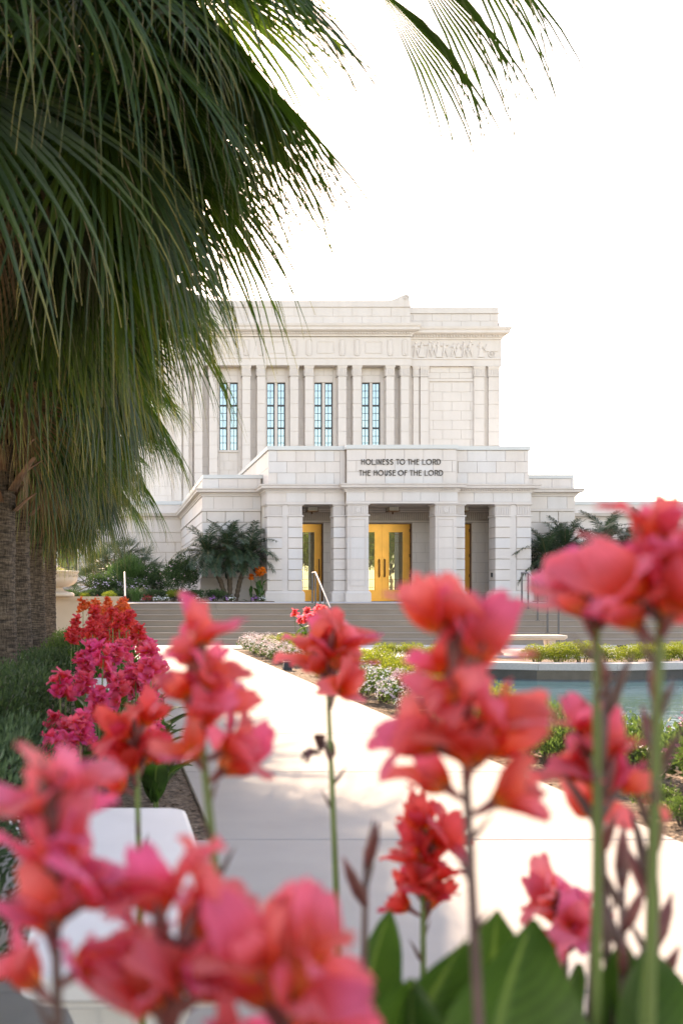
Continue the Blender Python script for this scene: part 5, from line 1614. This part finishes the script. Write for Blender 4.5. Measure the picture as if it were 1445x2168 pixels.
# broad leaves in the foreground
def big_leaf(parent, base, tip, W, seed, face=0.3):
    rr = random.Random(seed); g = MB(); nu, nv = 9, 15
    b = Vector(base); tp = Vector(tip); ax = tp-b; L = ax.length; ax.normalize()
    cam_d = Vector((face, -1, 0.15)).normalized()
    sd = ax.cross(cam_d).normalized(); nn = sd.cross(ax)
    for j in range(nv):
        v = j/(nv-1); w = W*0.5*(math.sin(PI*min(1,0.05+v**0.75*0.95)))**0.8
        if j == nv-1: w = 0.001
        for i in range(nu):
            u = i/(nu-1)*2-1
            p = b + ax*L*v + sd*u*w + nn*(-0.05*math.sin(PI*v) + abs(u)*w*0.5 + 0.006*math.sin(v*13+seed+u*2)*abs(u))
            g.v.append(tuple(p)); g.uv.append(((u+1)/2, v))
    for j in range(nv-1):
        for i in range(nu-1):
            q = j*nu+i; g.f.append((q,q+1,q+nu+1,q+nu))
    return g.build('leaf', CLEAF, parent, True)
fg = {}
for o in bpy.data.objects:
    if o.get('category') == 'canna': fg[o['label']] = o
def P_of(start): return [o for l, o in fg.items() if l.startswith(start)][0]
for (start, bx, by, tx, ty, d, W, sd, fc) in (
    ('compact deep red', 800, 2420, 826, 1925, 1.3, 0.11, 1, 0.3),
    ('compact deep red', 720, 2420, 655, 1870, 1.35, 0.05, 2, -0.2),
    ('largest red-coral', 890, 2520, 985, 1985, 1.15, 0.20, 3, 0.5),
    ('largest red-coral', 1030, 2520, 1052, 1925, 1.22, 0.17, 4, -0.3),
    ('coral canna with several', 1075, 2560, 1128, 1945, 1.05, 0.21, 5, 0.2),
    ('small half-open', 1240, 2480, 1225, 2040, 1.35, 0.10, 6, 0.4),
    ('coral canna with several', 1330, 2560, 1318, 1985, 1.1, 0.11, 7, -0.4),
    ('large coral canna head', 1500, 2560, 1370, 2000, 1.05, 0.16, 8, 0.2),
    ('largest red-coral', 830, 2560, 870, 2070, 1.12, 0.17, 9, -0.5)):
    big_leaf(P_of(start), P3(bx, by, d), P3(tx, ty, d+0.06), W, sd, fc)

# cannas in the left bed beyond the bench
rr = random.Random(44)
def row(lab, grp, mat, n, y0, y1, x0, x1, z0, z1, seed, leaves=4, fs=0.92):
    r_ = random.Random(seed)
    for i in range(n):
        y = y0+(y1-y0)*(i+r_.random())/n; x = r_.uniform(x0, x1); z = r_.uniform(z0, z1)
        s_ = 2107/y
        canna(lab, grp, 232+x*s_, 1262-(z-EYE)*s_, y, mat, r_.uniform(0.13,0.2), r_.choice((8,9,10)), seed*50+i, fs, (r_.uniform(-.05,.05),0), False, leaves, 2, False, 1)
row('low magenta pink canna in the bed just beyond the white bench', 'magenta cannas beyond the bench', P_MAG, 30, 6.6, 9.1, -0.34, 0.38, 0.52, 0.90, 1)
row('low leafy red canna behind the second white bench', 'red cannas behind the second bench', P_RED, 28, 10.9, 14.6, -0.46, 0.42, 0.70, 1.08, 2, 4, 0.95)
row('canna near the planter wall with sun backlight put into its orange-red petal colour', 'backlit orange cannas near the planter wall', P_BACKLIT, 18, 15.0, 19.5, -0.46, 0.30, 0.95, 1.22, 3, 4, 1.0)
row('short leafy canna not far beyond the bench pad', 'leafy cannas at the bench pad', P_MAG, 9, 5.6, 6.6, -0.40, 0.40, 0.40, 0.52, 4, 7, 0.8)
row('pink canna cluster in the bed in front of the stairs', 'pink cannas in front of the stairs', P_CORAL, 9, 22.4, 23.6, 4.15, 5.05, 0.72, 1.02, 5, 4, 1.05)
row('amber canna beside the porch pier', 'amber cannas beside the porch', P_AMBR, 5, 36.0, 36.6, 5.0, 5.6, 1.95, 2.35, 6, 7, 1.15)
row('broad-leaved green canna below the right handrail top', 'green cannas by the right handrail', P_AMBR, 2, 35.6, 35.9, 15.9, 16.4, 1.75, 1.8, 7, 6, 0.3)

# ---------------------------------------------------------------- garden trees behind the camera, mirrored in the door glass
def tree(label, x, y, h, r, seed):
    t = thing('garden_tree', label, 'tree', (x, y, -0.35), 'trees across the garden')
    r_ = random.Random(seed); g = MB()
    g.tube([(0,0,-0.1),(0.1,0,h*0.3),(0,0.1,h*0.55)], [0.22,0.17,0.12], 10)
    for i in range(6):
        a = i*1.05; g.tube([(0.05,0,h*0.4),(r*0.4*math.cos(a),r*0.4*math.sin(a),h*0.6),(r*0.7*math.cos(a),r*0.7*math.sin(a),h*0.75)], [0.09,0.06,0.03], 7)
    put('trunk', g.mesh('tree_trunk', WOOD), t, (0,0,0))
    put('crown', CROWN, t, (0,0,h*0.32), (0,0,seed*1.3), (r/3, r/3, h/8))
CROWN = leaf_cloud('tree_crown', 9000, 3.0, 3.0, 3.0, 0.30, 0.16, 500, LF_TREE, 34, shell=0.5)
for i, (x, y, h, r) in enumerate(((24,-6,8.5,3.4),(30,-2,9,3.6),(19,-12,8,3.2),(13,-14,8.5,3.3),(7,-15,8,3.2),(36,4,8.5,3.3),(1,-14,8.5,3.3),(-6,-12,8,3))):
    tree('broad leafy garden tree across the lawn facing the temple doors', x, y, h, r, i)
